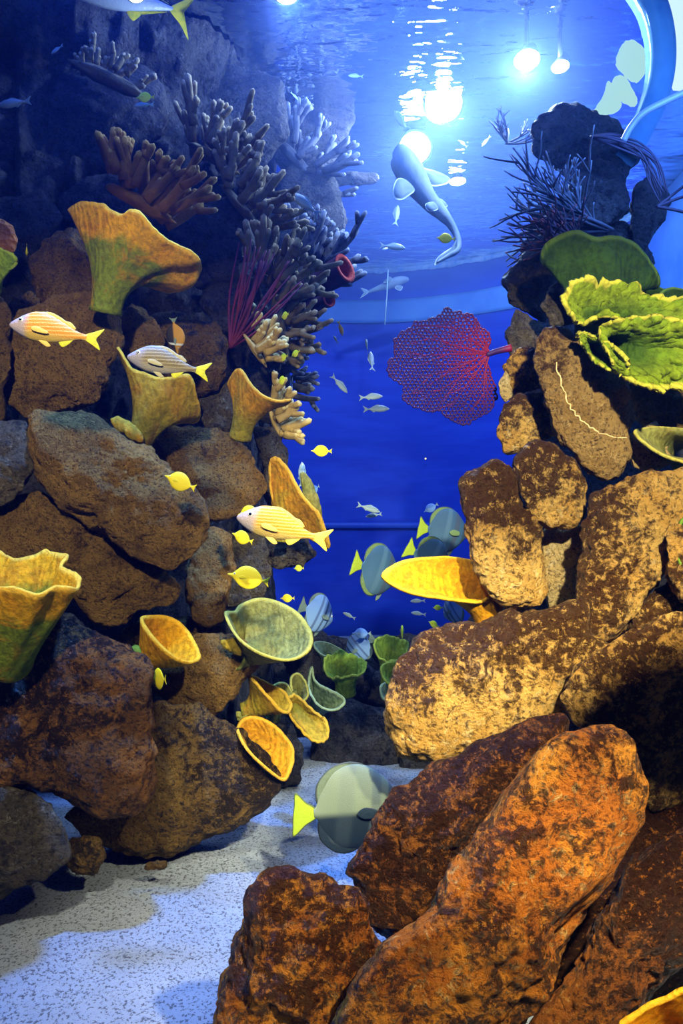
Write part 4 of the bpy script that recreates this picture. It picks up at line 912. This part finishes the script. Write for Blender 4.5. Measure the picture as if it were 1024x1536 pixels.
# gorgonians and black strands on the top of the stack
twig_coral((915, 345), 2.9, 158, 240, 13, 'dark gorgonian bush reaching out from the top of the stack', 'fingerd', 11, .0075, 26, 3, lift=(-.10, .12))
twig_coral((890, 378), 2.62, 166, 165, 13, 'red tipped twiggy coral just above the smooth green plate', 'fingerr', 12, .0065, 20, 3, lift=(-.10, .10))
twig_coral((760, 215), 3.6, 65, 80, 5, 'thin pale twig coral hanging in the haze by the big floodlight', 'fingerd', 13, .006, 70, 3)
twig_coral((870, 330), 3.0, 120, 130, 5, 'upright dark twigs behind the knob that crowns the stack', 'fingerd', 14, .008, 35, 3)
B = P(885, 205, 2.95); root = empty('sea_whip', B); tag(root, 'curved black whip strands arching beside the grey pipe', 'coral')
for i in range(16):
    a = i / 15; q = [(0, 0, 0)]; dz = rng.uniform(-.1, .1)
    for (x, y) in ((920, 202 + 16 * a), (955 + 8 * a, 214 + 26 * a), (985 - 10 * a, 240 + 34 * a), (1000 - 12 * a, 285 + 20 * a * rng.uniform(.3, 1)))[:rng.choice((3, 4, 4))]:
        q.append(tuple(P(x + rng.uniform(-6, 6), y + rng.uniform(-5, 5), 2.95 + dz) - B))
    m = MB(); m.tube(catmull(q, 18), [.0055 - .00018 * k for k in range(18)], 6); m.build('whip', M['horny'], root)
B = P(985, 310, 2.9); root = empty('sea_whip', B); tag(root, 'few black whip strands at the frame edge beside the dark stone of the stack top', 'coral')
for (x, y, x2, y2) in ((1010, 300, 1040, 290), (1012, 315, 1040, 322), (1005, 295, 1030, 275)):
    m = MB(); m.tube(catmull([(0, 0, 0), tuple(P(x, y, 2.9) - B), tuple(P(x2, y2, 2.85) - B)], 12), .006, 6); m.build('whip', M['horny'], root)

# ------------------------------------------------------------------ the sea fan
b = NB('crimson_sea_fan'); v = b.coords(False); t = b.attr('t')
M['fan'] = b.bsdf(b.mix(b.ramp(t, 0., .6), (.15, .002, .028), (.022, .002, .060)), .6, .3)
fo = [(735, 520), (738, 505), (728, 490), (712, 470), (692, 463), (662, 459), (655, 472), (640, 476), (618, 478), (608, 492), (594, 498), (585, 512), (590, 525), (580, 540), (577, 555), (588, 572), (600, 582), (602, 600), (618, 612), (640, 620), (665, 628), (688, 640), (705, 641), (712, 632), (730, 624), (745, 606), (748, 590), (743, 570), (735, 550), (728, 535)]
fd = 2.5
fo = catmull([(x, y, 0) for x, y in fo], 150, True)[:, :2]
def inside(x, y, poly):
    r = False; n = len(poly); j = n - 1
    for i in range(n):
        xi, yi = poly[i]; xj, yj = poly[j]
        if (yi > y) != (yj > y) and x < (xj - xi) * (y - yi) / (yj - yi) + xi: r = not r
        j = i
    return r
rng = random.Random(9); cell = 5.7; pts = []
y = 455.
row = 0
while y < 648:
    x = 572. + (cell / 2 if row % 2 else 0)
    while x < 752:
        qx, qy = x + rng.uniform(-1.7, 1.7), y + rng.uniform(-1.7, 1.7)
        if inside(qx, qy, fo): pts.append((qx, qy))
        x += cell
    y += cell * .87; row += 1
res = delaunay_2d_cdt([Vector(q) for q in pts], [], [], 0, 1e-4)
vv, ff = res[0], [f for f in res[2]]
cc = []; ok = []
for f in ff:
    a, b2, c2 = (vv[k] for k in f[:3]); mx = max((a - b2).length, (b2 - c2).length, (c2 - a).length)
    ok.append(mx < cell * 2.1); cc.append((a + b2 + c2) / 3)
edge = {}
for i, f in enumerate(ff):
    if not ok[i]: continue
    for k in range(3):
        e = tuple(sorted((f[k], f[(k + 1) % 3]))); edge.setdefault(e, []).append(i)
FB = P(762, 523, fd)
def fanP(x, y):
    u = (x - 660) / 90; w = (y - 550) / 90
    return P(x, y, fd + .05 * math.sin(u * 1.7) + .03 * math.sin(w * 2.3 + u) - .04 * u * w) - FB
root = empty('sea_fan', FB); tag(root, 'crimson purple net like sea fan held out into the blue water', 'coral')
m = MB()
for e, fs in edge.items():
    if len(fs) == 2:
        a, c2 = cc[fs[0]], cc[fs[1]]
    else: continue
    dd = math.hypot(a.x - 735, a.y - 528) / 165
    m.tube([fanP(a.x, a.y), fanP(c2.x, c2.y)], .0032, 4, False, min(1, dd), min(1, dd))
m.build('net', M['fan'], root)
m = MB()
m.tube(catmull([tuple(fanP(766, 522)), tuple(fanP(748, 526)), tuple(fanP(730, 532))], 10), [.014, .013, .012, .0115, .011, .0105, .010, .010, .0095, .009], 10)
m.build('stalk', M['fan'], root)
m = MB()
def vein(x, y, a, L, r, g):
    q = [(x, y)]; a0 = a
    for k in range(8):
        a += rng.uniform(-.10, .10); x += math.cos(a) * L / 8; y += math.sin(a) * L / 8
        if not inside(x, y, fo): break
        q.append((x, y))
        if g > 0 and k in (1, 3, 5) : vein(x, y, a + rng.choice((-1, 1)) * rng.uniform(.3, .6), L * rng.uniform(.4, .62), r * .62, g - 1)
    if len(q) > 2: m.tube(catmull([tuple(fanP(*z)) for z in q], 14), [r * (1 - .055 * k) for k in range(14)], 6, True, 0, .45)
for a in (1.75, 2.1, 2.45, 2.8, 3.1, 3.4, 3.7, 4.0, 4.25):
    vein(734, 530, a, 125, .0036, 1)
m.build('vein', M['fan'], root)
# ------------------------------------------------------------------ fish in the water
fish('grunt_gold', (18, 487), (151, 509), 1.95, 'golden striped fish with lime tail swimming in front of the squarish boulder', -6)
fish('grunt_grey', (193, 535), (314, 558), 2.0, 'grey striped fish with lime tail in front of the olive yellow plate', -6)
fish('grunt_deep', (357, 774), (495, 812), 2.0, 'ochre striped fish with golden tail in front of the tall pointed plate', -8)
for h, t, d, yw, k, lab in [
    ((246, 713), (294, 733), 2.2, 8, 'tang', 'yellow tang in front of the long slanting boulder'),
    ((341, 861), (404, 873), 2.25, 5, 'tang', 'bright yellow tang by the grey upright stone, biggest of the yellow tangs'),
    ((347, 800), (380, 813), 2.4, 22, 'tang', 'yellow tang right under the ochre striped fish'),
    ((466, 676), (498, 677), 2.7, 5, 'tang', 'yellow tang alone in open water near the pointed plate tip'),
    ((420, 898), (442, 897), 2.8, 20, 'tang', 'small yellow tang just above the broad bowl coral'),
    ((222, 1023), (255, 1014), 2.2, 55, 'tang', 'slim yellow tang seen nearly edge on under the tilted golden cup'),
    ((655, 355), (682, 360), 3.6, 15, 'tang', 'yellow tang beside the curled tail of the shark'),
    ((416, 572), (430, 569), 2.7, 55, 'tanggreen', 'lime tang hanging above the lip of the trumpet coral'),
    ((418, 537), (432, 535), 2.9, 50, 'tanggreen', 'lime tang above the one over the trumpet coral, against the dark column'),
    ((421, 474), (434, 473), 2.95, 55, 'tanggreen', 'highest lime tang at the edge of the finger corals'),
    ((436, 534), (450, 527), 3.0, 40, 'tanggreen', 'tilted small lime tang among bluish finger tips'),
    ((440, 853), (456, 852), 2.75, 30, 'tanggreen', 'dark lime tang under the mossy green stone'),
    ((649, 912), (664, 911), 3.2, 20, 'tanggreen', 'small lime tang right below the bright yellow plate coral'),
    ((643, 933), (658, 940), 3.2, 30, 'tanggreen', 'small olive tang skimming the top of the tan shelf'),
    ((203, 145), (232, 147), 3.0, 10, 'tanggreen', 'greenish tang in dim water above the dark slab'),
    ((36, 382), (44, 371), 2.6, 55, 'tang', 'tiny yellow tang beside the orange sponge'),
    ((356, 772), (392, 765), 2.3, 20, 'tang', 'yellow tang mostly hidden behind the head of the ochre striped fish'),
    ((604, 940), (602, 957), 3.4, 60, 'tanggreen', 'slim lime fish standing upright over the far green vase coral'),
    ((463, 741), (479, 729), 3.2, 40, 'bluetang', 'slim blue fish behind the tall pointed plate'),
    ((636, 768), (656, 756), 3.9, 20, 'bluetang', 'blue fish half hidden behind the back of the farthest batfish'),
    ((432, 600), (440, 572), 3.2, 45, 'bluetang', 'blue fish tucked behind the lip of the trumpet coral'),
    ((528, 950), (556, 950), 3.5, 10, 'bluetang', 'blue fish just above the hazy blue batfish')]:
    fish(k, h, t, d, lab, yw)
for h, t, d, yw, k, lab in [
    ((521, 589), (497, 563), 3.4, 10, 'silver', 'pale striped fish diving towards the pair of silver fish'),
    ((574, 594), (538, 597), 3.4, 5, 'silver', 'silver fish, upper of the pair in open water below the sea fan'),
    ((584, 613), (544, 614), 3.4, 0, 'silver', 'silver fish, lower of the pair in open water below the sea fan'),
    ((570, 768), (535, 757), 3.5, 5, 'silver', 'greenish silver fish above its twin over the large dusky batfish'),
    ((548, 775), (573, 771), 3.6, 5, 'silver', 'small bluish fish just under the greenish silver one'),
    ((608, 372), (569, 368), 3.9, 0, 'silver', 'white fish shining below the shark'),
    ((615, 902), (638, 901), 3.3, 5, 'silver', 'upper of two small silver fish below the yellow plate tip'),
    ((616, 919), (639, 922), 3.3, 5, 'silver', 'lower of two small silver fish below the yellow plate tip'),
    ((514, 919), (533, 928), 3.6, 5, 'silver', 'small bluish silver fish beside the striped blue batfish'),
    ((549, 506), (551, 530), 3.3, 40, 'silver', 'upper fish of the upright pair beside the sea fan'),
    ((556, 525), (558, 558), 3.3, 30, 'silver', 'lower fish of the upright pair beside the sea fan'),
    ((514, 503), (507, 482), 3.6, 20, 'yellowish', 'small ochre fish nose down below the pale band'),
    ((500, 503), (507, 516), 3.8, 20, 'silver', 'tiny pale fish under the small ochre one'),
    ((436, 288), (480, 325), 3.2, 8, 'silver', 'silver green fish with yellow tail above the dark finger coral'),
    ((597, 305), (592, 341), 3.9, 20, 'silver', 'dark upright fish under the fin of the shark'),
    ((592, 162), (611, 202), 4.0, 20, 'silver', 'slim curved fish between the big floodlight and the shark'),
    ((-6, 158), (48, 152), 2.7, 5, 'silver', 'bluish fish swimming out of the frame under the upper corner'),
    ((200, 157), (232, 158), 3.05, 10, 'silver', 'slim silver fish right under the greenish tang'),
    ((75, 78), (96, 70), 3.1, 20, 'silver', 'tiny olive fish above the dim finger coral'),
    ((447, 148), (436, 140), 3.8, 30, 'silver', 'tiny white fish in front of the far dark rock face'),
    ((697, 88), (676, 82), 3.6, 10, 'silver', 'pale blurred fish near the surface above the big floodlight'),
    ((522, 112), (545, 116), 3.8, 10, 'silver', 'faint little fish near the surface beside the far rock face'),
    ((573, 374), (586, 372), 4.6, 10, 'silver', 'tiny dark fish beside the white shining one'),
    ((684, 934), (692, 922), 3.3, 20, 'silver', 'tiny silver fish against the striped oblong fish'),
    ((723, 218), (735, 205), 4.3, 20, 'silver', 'small bright fish beside the thin pale twigs'),
    ((690, 210), (700, 222), 4.3, 20, 'silver', 'small bright fish under the big floodlight'),
    ((133, 60), (146, 62), 3.2, 10, 'silver', 'tiny speckled fish above the corner slab')]:
    fish(k, h, t, d, lab, yw)
fish('silver', (452, 692), (452, 732), 2.9, 'striped bluish fish seen from behind its back above the pointed plate', 35, roll=60)
fish('clown', (265, 530), (261, 478), 2.6, 'orange and black clownfish nose down between two stones', 15)
fish('bat', (602, 1206), (438, 1220), 2.2, 'large grey batfish with lime tail over the sand, head behind the rust brown boulder', 8)
fish('batblue', (599, 868), (527, 842), 2.65, 'large dusky batfish at the tip of the yellow plate coral', 40)
fish('batblue', (704, 800), (624, 792), 3.0, 'farthest batfish, half behind the blunt boulder', 22)
fish('batblue', (676, 858), (606, 820), 2.8, 'dusky batfish with only its back showing over the yellow plate', 25)
fish('stripedbat', (498, 934), (450, 905), 3.0, 'blue batfish with dark bars above the bowl coral', 42)
fish('stripedbat', (520, 985), (562, 955), 3.6, 'hazy blue batfish low in the channel over the green corals', 20)
fish('stripedbat', (668, 926), (697, 900), 3.3, 'blue striped oblong fish steeply tilted under the yellow plate stalk', 45)
fish('jack', (90, -28), (292, 22), 2.6, 'big silver jack with yellow tail cut by the top edge', 0)

def tube_fish(path, d, radii, fins, label, name, blade=None, flat=.8):
    """a shark: one body along a curved spine, with its fins"""
    C = catmull([P(x, y, d + dd) for x, y, dd in path], 60); B = Vector(C[20]); k = d / F
    us = np.linspace(0, 1, len(radii)); n = 60; V = []; Fc = []
    up = Vector((.35, -.75, -.55)).normalized()
    for i in range(n):
        t = Vector(C[min(n - 1, i + 1)] - C[max(0, i - 1)]).normalized(); s = t.cross(up).normalized(); w = s.cross(t)
        r = np.interp(i / (n - 1), us, radii) * k
        for q in range(18):
            a = 2 * PI * q / 18; V.append(Vector(C[i]) - B + s * math.cos(a) * r + w * math.sin(a) * r * flat)
    for i in range(n - 1):
        for q in range(18): Fc.append((i * 18 + q, i * 18 + (q + 1) % 18, (i + 1) * 18 + (q + 1) % 18, (i + 1) * 18 + q))
    Fc += [tuple(range(18))[::-1], tuple((n - 1) * 18 + q for q in range(18))]
    root = empty(name, B); link('body', mesh_data('body', V, Fc, M['sharkskin']), root)
    for fn, poly, dd in fins:
        cc_ = catmull([(x, y, 0) for x, y in poly], 40, True)[:, :2]; cx, cy = cc_.mean(0); V = []; nf = 40; A = []
        for sgn in (1, -1):
            for q, th in ((.5, .9), (.85, .6), (1., .12)):
                for x, y in cc_: V.append(P(cx + (x - cx) * q, cy + (y - cy) * q, d + dd + .10 * (x - path[0][0]) / 100) - B + Vector((0, sgn * .012 * th, 0))); A.append(1. if q == 1. else 0.)
            V.append(P(cx, cy, d + dd + .10 * (cx - path[0][0]) / 100) - B + Vector((0, sgn * .012, 0))); A.append(0.)
        h = 3 * nf + 1; Fc = []
        for o in (0, h):
            for j in range(2):
                for q in range(nf): Fc.append((o + j * nf + q, o + j * nf + (q + 1) % nf, o + (j + 1) * nf + (q + 1) % nf, o + (j + 1) * nf + q))
            for q in range(nf): Fc.append((o + h - 1, o + (q + 1) % nf, o + q))
        for q in range(nf): Fc.append((2 * nf + q, 2 * nf + (q + 1) % nf, h + 2 * nf + (q + 1) % nf, h + 2 * nf + q))
        link(fn, mesh_data(fn, V, Fc, M['sharkfin'], {'t': A}), root)
    return tag(root, label, 'shark')
M['sharkskin'] = flat_mat('shark_hide', (.11, .16, .20), .6, .2, 8, (.17, .22, .26))
M['sharkfin'] = flat_mat('shark_fin', (.12, .17, .20), .6, .2, edge=(.55, .62, .55))
tube_fish([(591, 226, .0), (599, 232, 0), (612, 254, .02), (630, 283, .05), (646, 304, .08), (664, 322, .10), (678, 340, .12), (687, 360, .12), (686, 375, .1), (672, 384, .08), (655, 394, .06)], 3.95,
          [6, 15, 21, 22, 19, 15, 13, 10, 7, 5.5, 5, 4.5, 4, 3, 1.5],
          [('pectoral_fin', [(628, 252), (652, 256), (672, 265), (675, 271), (667, 277), (648, 279), (634, 270)], .03),
           ('pectoral_fin', [(596, 268), (589, 284), (591, 297), (602, 300), (614, 293), (622, 284), (610, 270)], -.03),
           ('pelvic_fin', [(638, 306), (640, 315), (648, 317), (657, 313), (650, 303)], -.04),
           ('pelvic_fin', [(660, 298), (668, 304), (671, 309), (666, 311), (658, 304)], .06),
           ('tail_fin', [(688, 352), (690, 372), (682, 384), (668, 388), (652, 398), (656, 386), (672, 374), (684, 366)], .02)],
          'long tailed shark seen from below, gliding in front of the floodlight', 'shark')
tube_fish([(613, 419, 0), (600, 421, .0), (584, 427, .02), (566, 433, .03), (544, 441, .05)], 6.3, [2, 6, 8, 7, 5, 3, 1.5],
          [('pectoral_fin', [(596, 428), (604, 430), (600, 436), (592, 432)], -.05), ('dorsal_fin', [(575, 424), (584, 415), (588, 421)], .0), ('tail_fin', [(552, 436), (541, 432), (545, 440), (540, 447), (550, 441)], .05)],
          'small pale shark far off between the two pale bands', 'shark')
b_ = P(582, 405, 6.1)
m = MB(); m.tube([(0, 0, 0), tuple(P(580, 445, 6.1) - b_), tuple(P(577, 487, 6.1) - b_)], [.006, .005, .004], 6)
tag(m.build('rope', M['silverfin'], None, b_), 'thin pale rope hanging beside the small far shark', 'rope')
lamp_ = link('indicator_light', mesh_data('indicator_light', ico(2)[0] * .008, ico(2)[1], emis('amber_light', (1., .75, .15), 5)), None, P(638, 688, 7.25))
tag(lamp_, 'tiny amber light glinting low on the far wall', 'light')

# ------------------------------------------------------------------ light, sky, camera
spot('warm_spot_stack', (.6, .1, 2.2), (.72, 2.1, 1.10), E[0], (1., .84, .54), 58, .5, .04)
spot('warm_spot_near', (.95, .2, 2.3), (.55, 1.6, .42), E[1], (1., .77, .42), 50, .6, .05)
spot('neutral_spot_reef', (-.55, .3, 2.5), (-.85, 2.5, .98), E[2], (1., .82, .50), 70, .6, .06)
spot('sand_spot', (-.45, 1.95, 3.6), (-.6, 1.95, 0), E[3], (.13, .34, 1.), 48, .6, .06)
area('blue_surface_light', (.3, 5.3, 3.66), (.3, 5.3, 0), E[4], (.10, .24, 1.), 4.0, 3.0)
area('blue_reef_light', (-.6, 3.0, 3.66), (-1.0, 3.6, 0), E[5], (.05, .15, 1.), 2.5, 1.2)
area('front_fill', (.2, -.3, 3.4), (.0, 2.6, .9), E[6], (.62, .66, 1.), 2.0, 1.0)
spot('channel_spot', (-.05, 2.75, 3.6), (-.12, 2.8, 0), E[7], (.25, .48, 1.), 34, .7, .08)
area('room_glow', P(1150, 40, 2.3), P(960, 300, 3.2), E[8], (.12, .30, 1.), .5, .5)

w = bpy.data.worlds.new('sky'); scene.world = w; w.use_nodes = True
w.node_tree.nodes['Background'].inputs[0].default_value = (.015, .06, .5, 1)
w.node_tree.nodes['Background'].inputs[1].default_value = .25
cd = bpy.data.cameras.new('camera'); co = bpy.data.objects.new('camera', cd); COL.objects.link(co)
co.location = CAM; co.rotation_euler = (PI / 2, 0, 0)
cd.sensor_fit = 'VERTICAL'; cd.sensor_height = 36.; cd.lens = 36. * F / 1536.; cd.clip_start = .02
scene.camera = co
vs_ = scene.view_settings
scene.display_settings.display_device = 'sRGB'
vs_.view_transform = 'Standard'; vs_.look = 'None'; vs_.gamma = 1; vs_.use_curve_mapping = False; vs_.exposure = EXPO
cy = scene.cycles
cy.max_bounces = 5; cy.diffuse_bounces = 2; cy.glossy_bounces = 2; cy.transmission_bounces = 3; cy.volume_bounces = 0; cy.transparent_max_bounces = 6
cy.caustics_reflective = False; cy.caustics_refractive = False; cy.sample_clamp_indirect = 3.; cy.sample_clamp_direct = 0
cy.use_denoising = True

GROUPS = {'yellow_tang': 'yellow tangs around the reef', 'blue_tang': 'blue fish of the channel', 'silver_fish': 'small fish scattered through the open water', 'batfish': 'batfish of the channel',
          'striped_grunt': 'striped fish in front of the reef wall', 'boulder': 'stones of the reef and the stack', 'cup_coral': 'cup and plate corals', 'finger_coral': 'finger corals of the reef wall',
          'flood_lamp': 'floodlights under the water surface', 'tube_sponge': 'tube sponges at the reef edge', 'gorgonian': 'twig corals on top of the stack', 'sea_whip': 'sea whips', 'shark': 'sharks'}
import re
for o in COL.objects:
    if o.parent is None and 'label' in o:
        g = GROUPS.get(re.sub(r'\.\d+$', '', o.name))
        if g: o['group'] = g
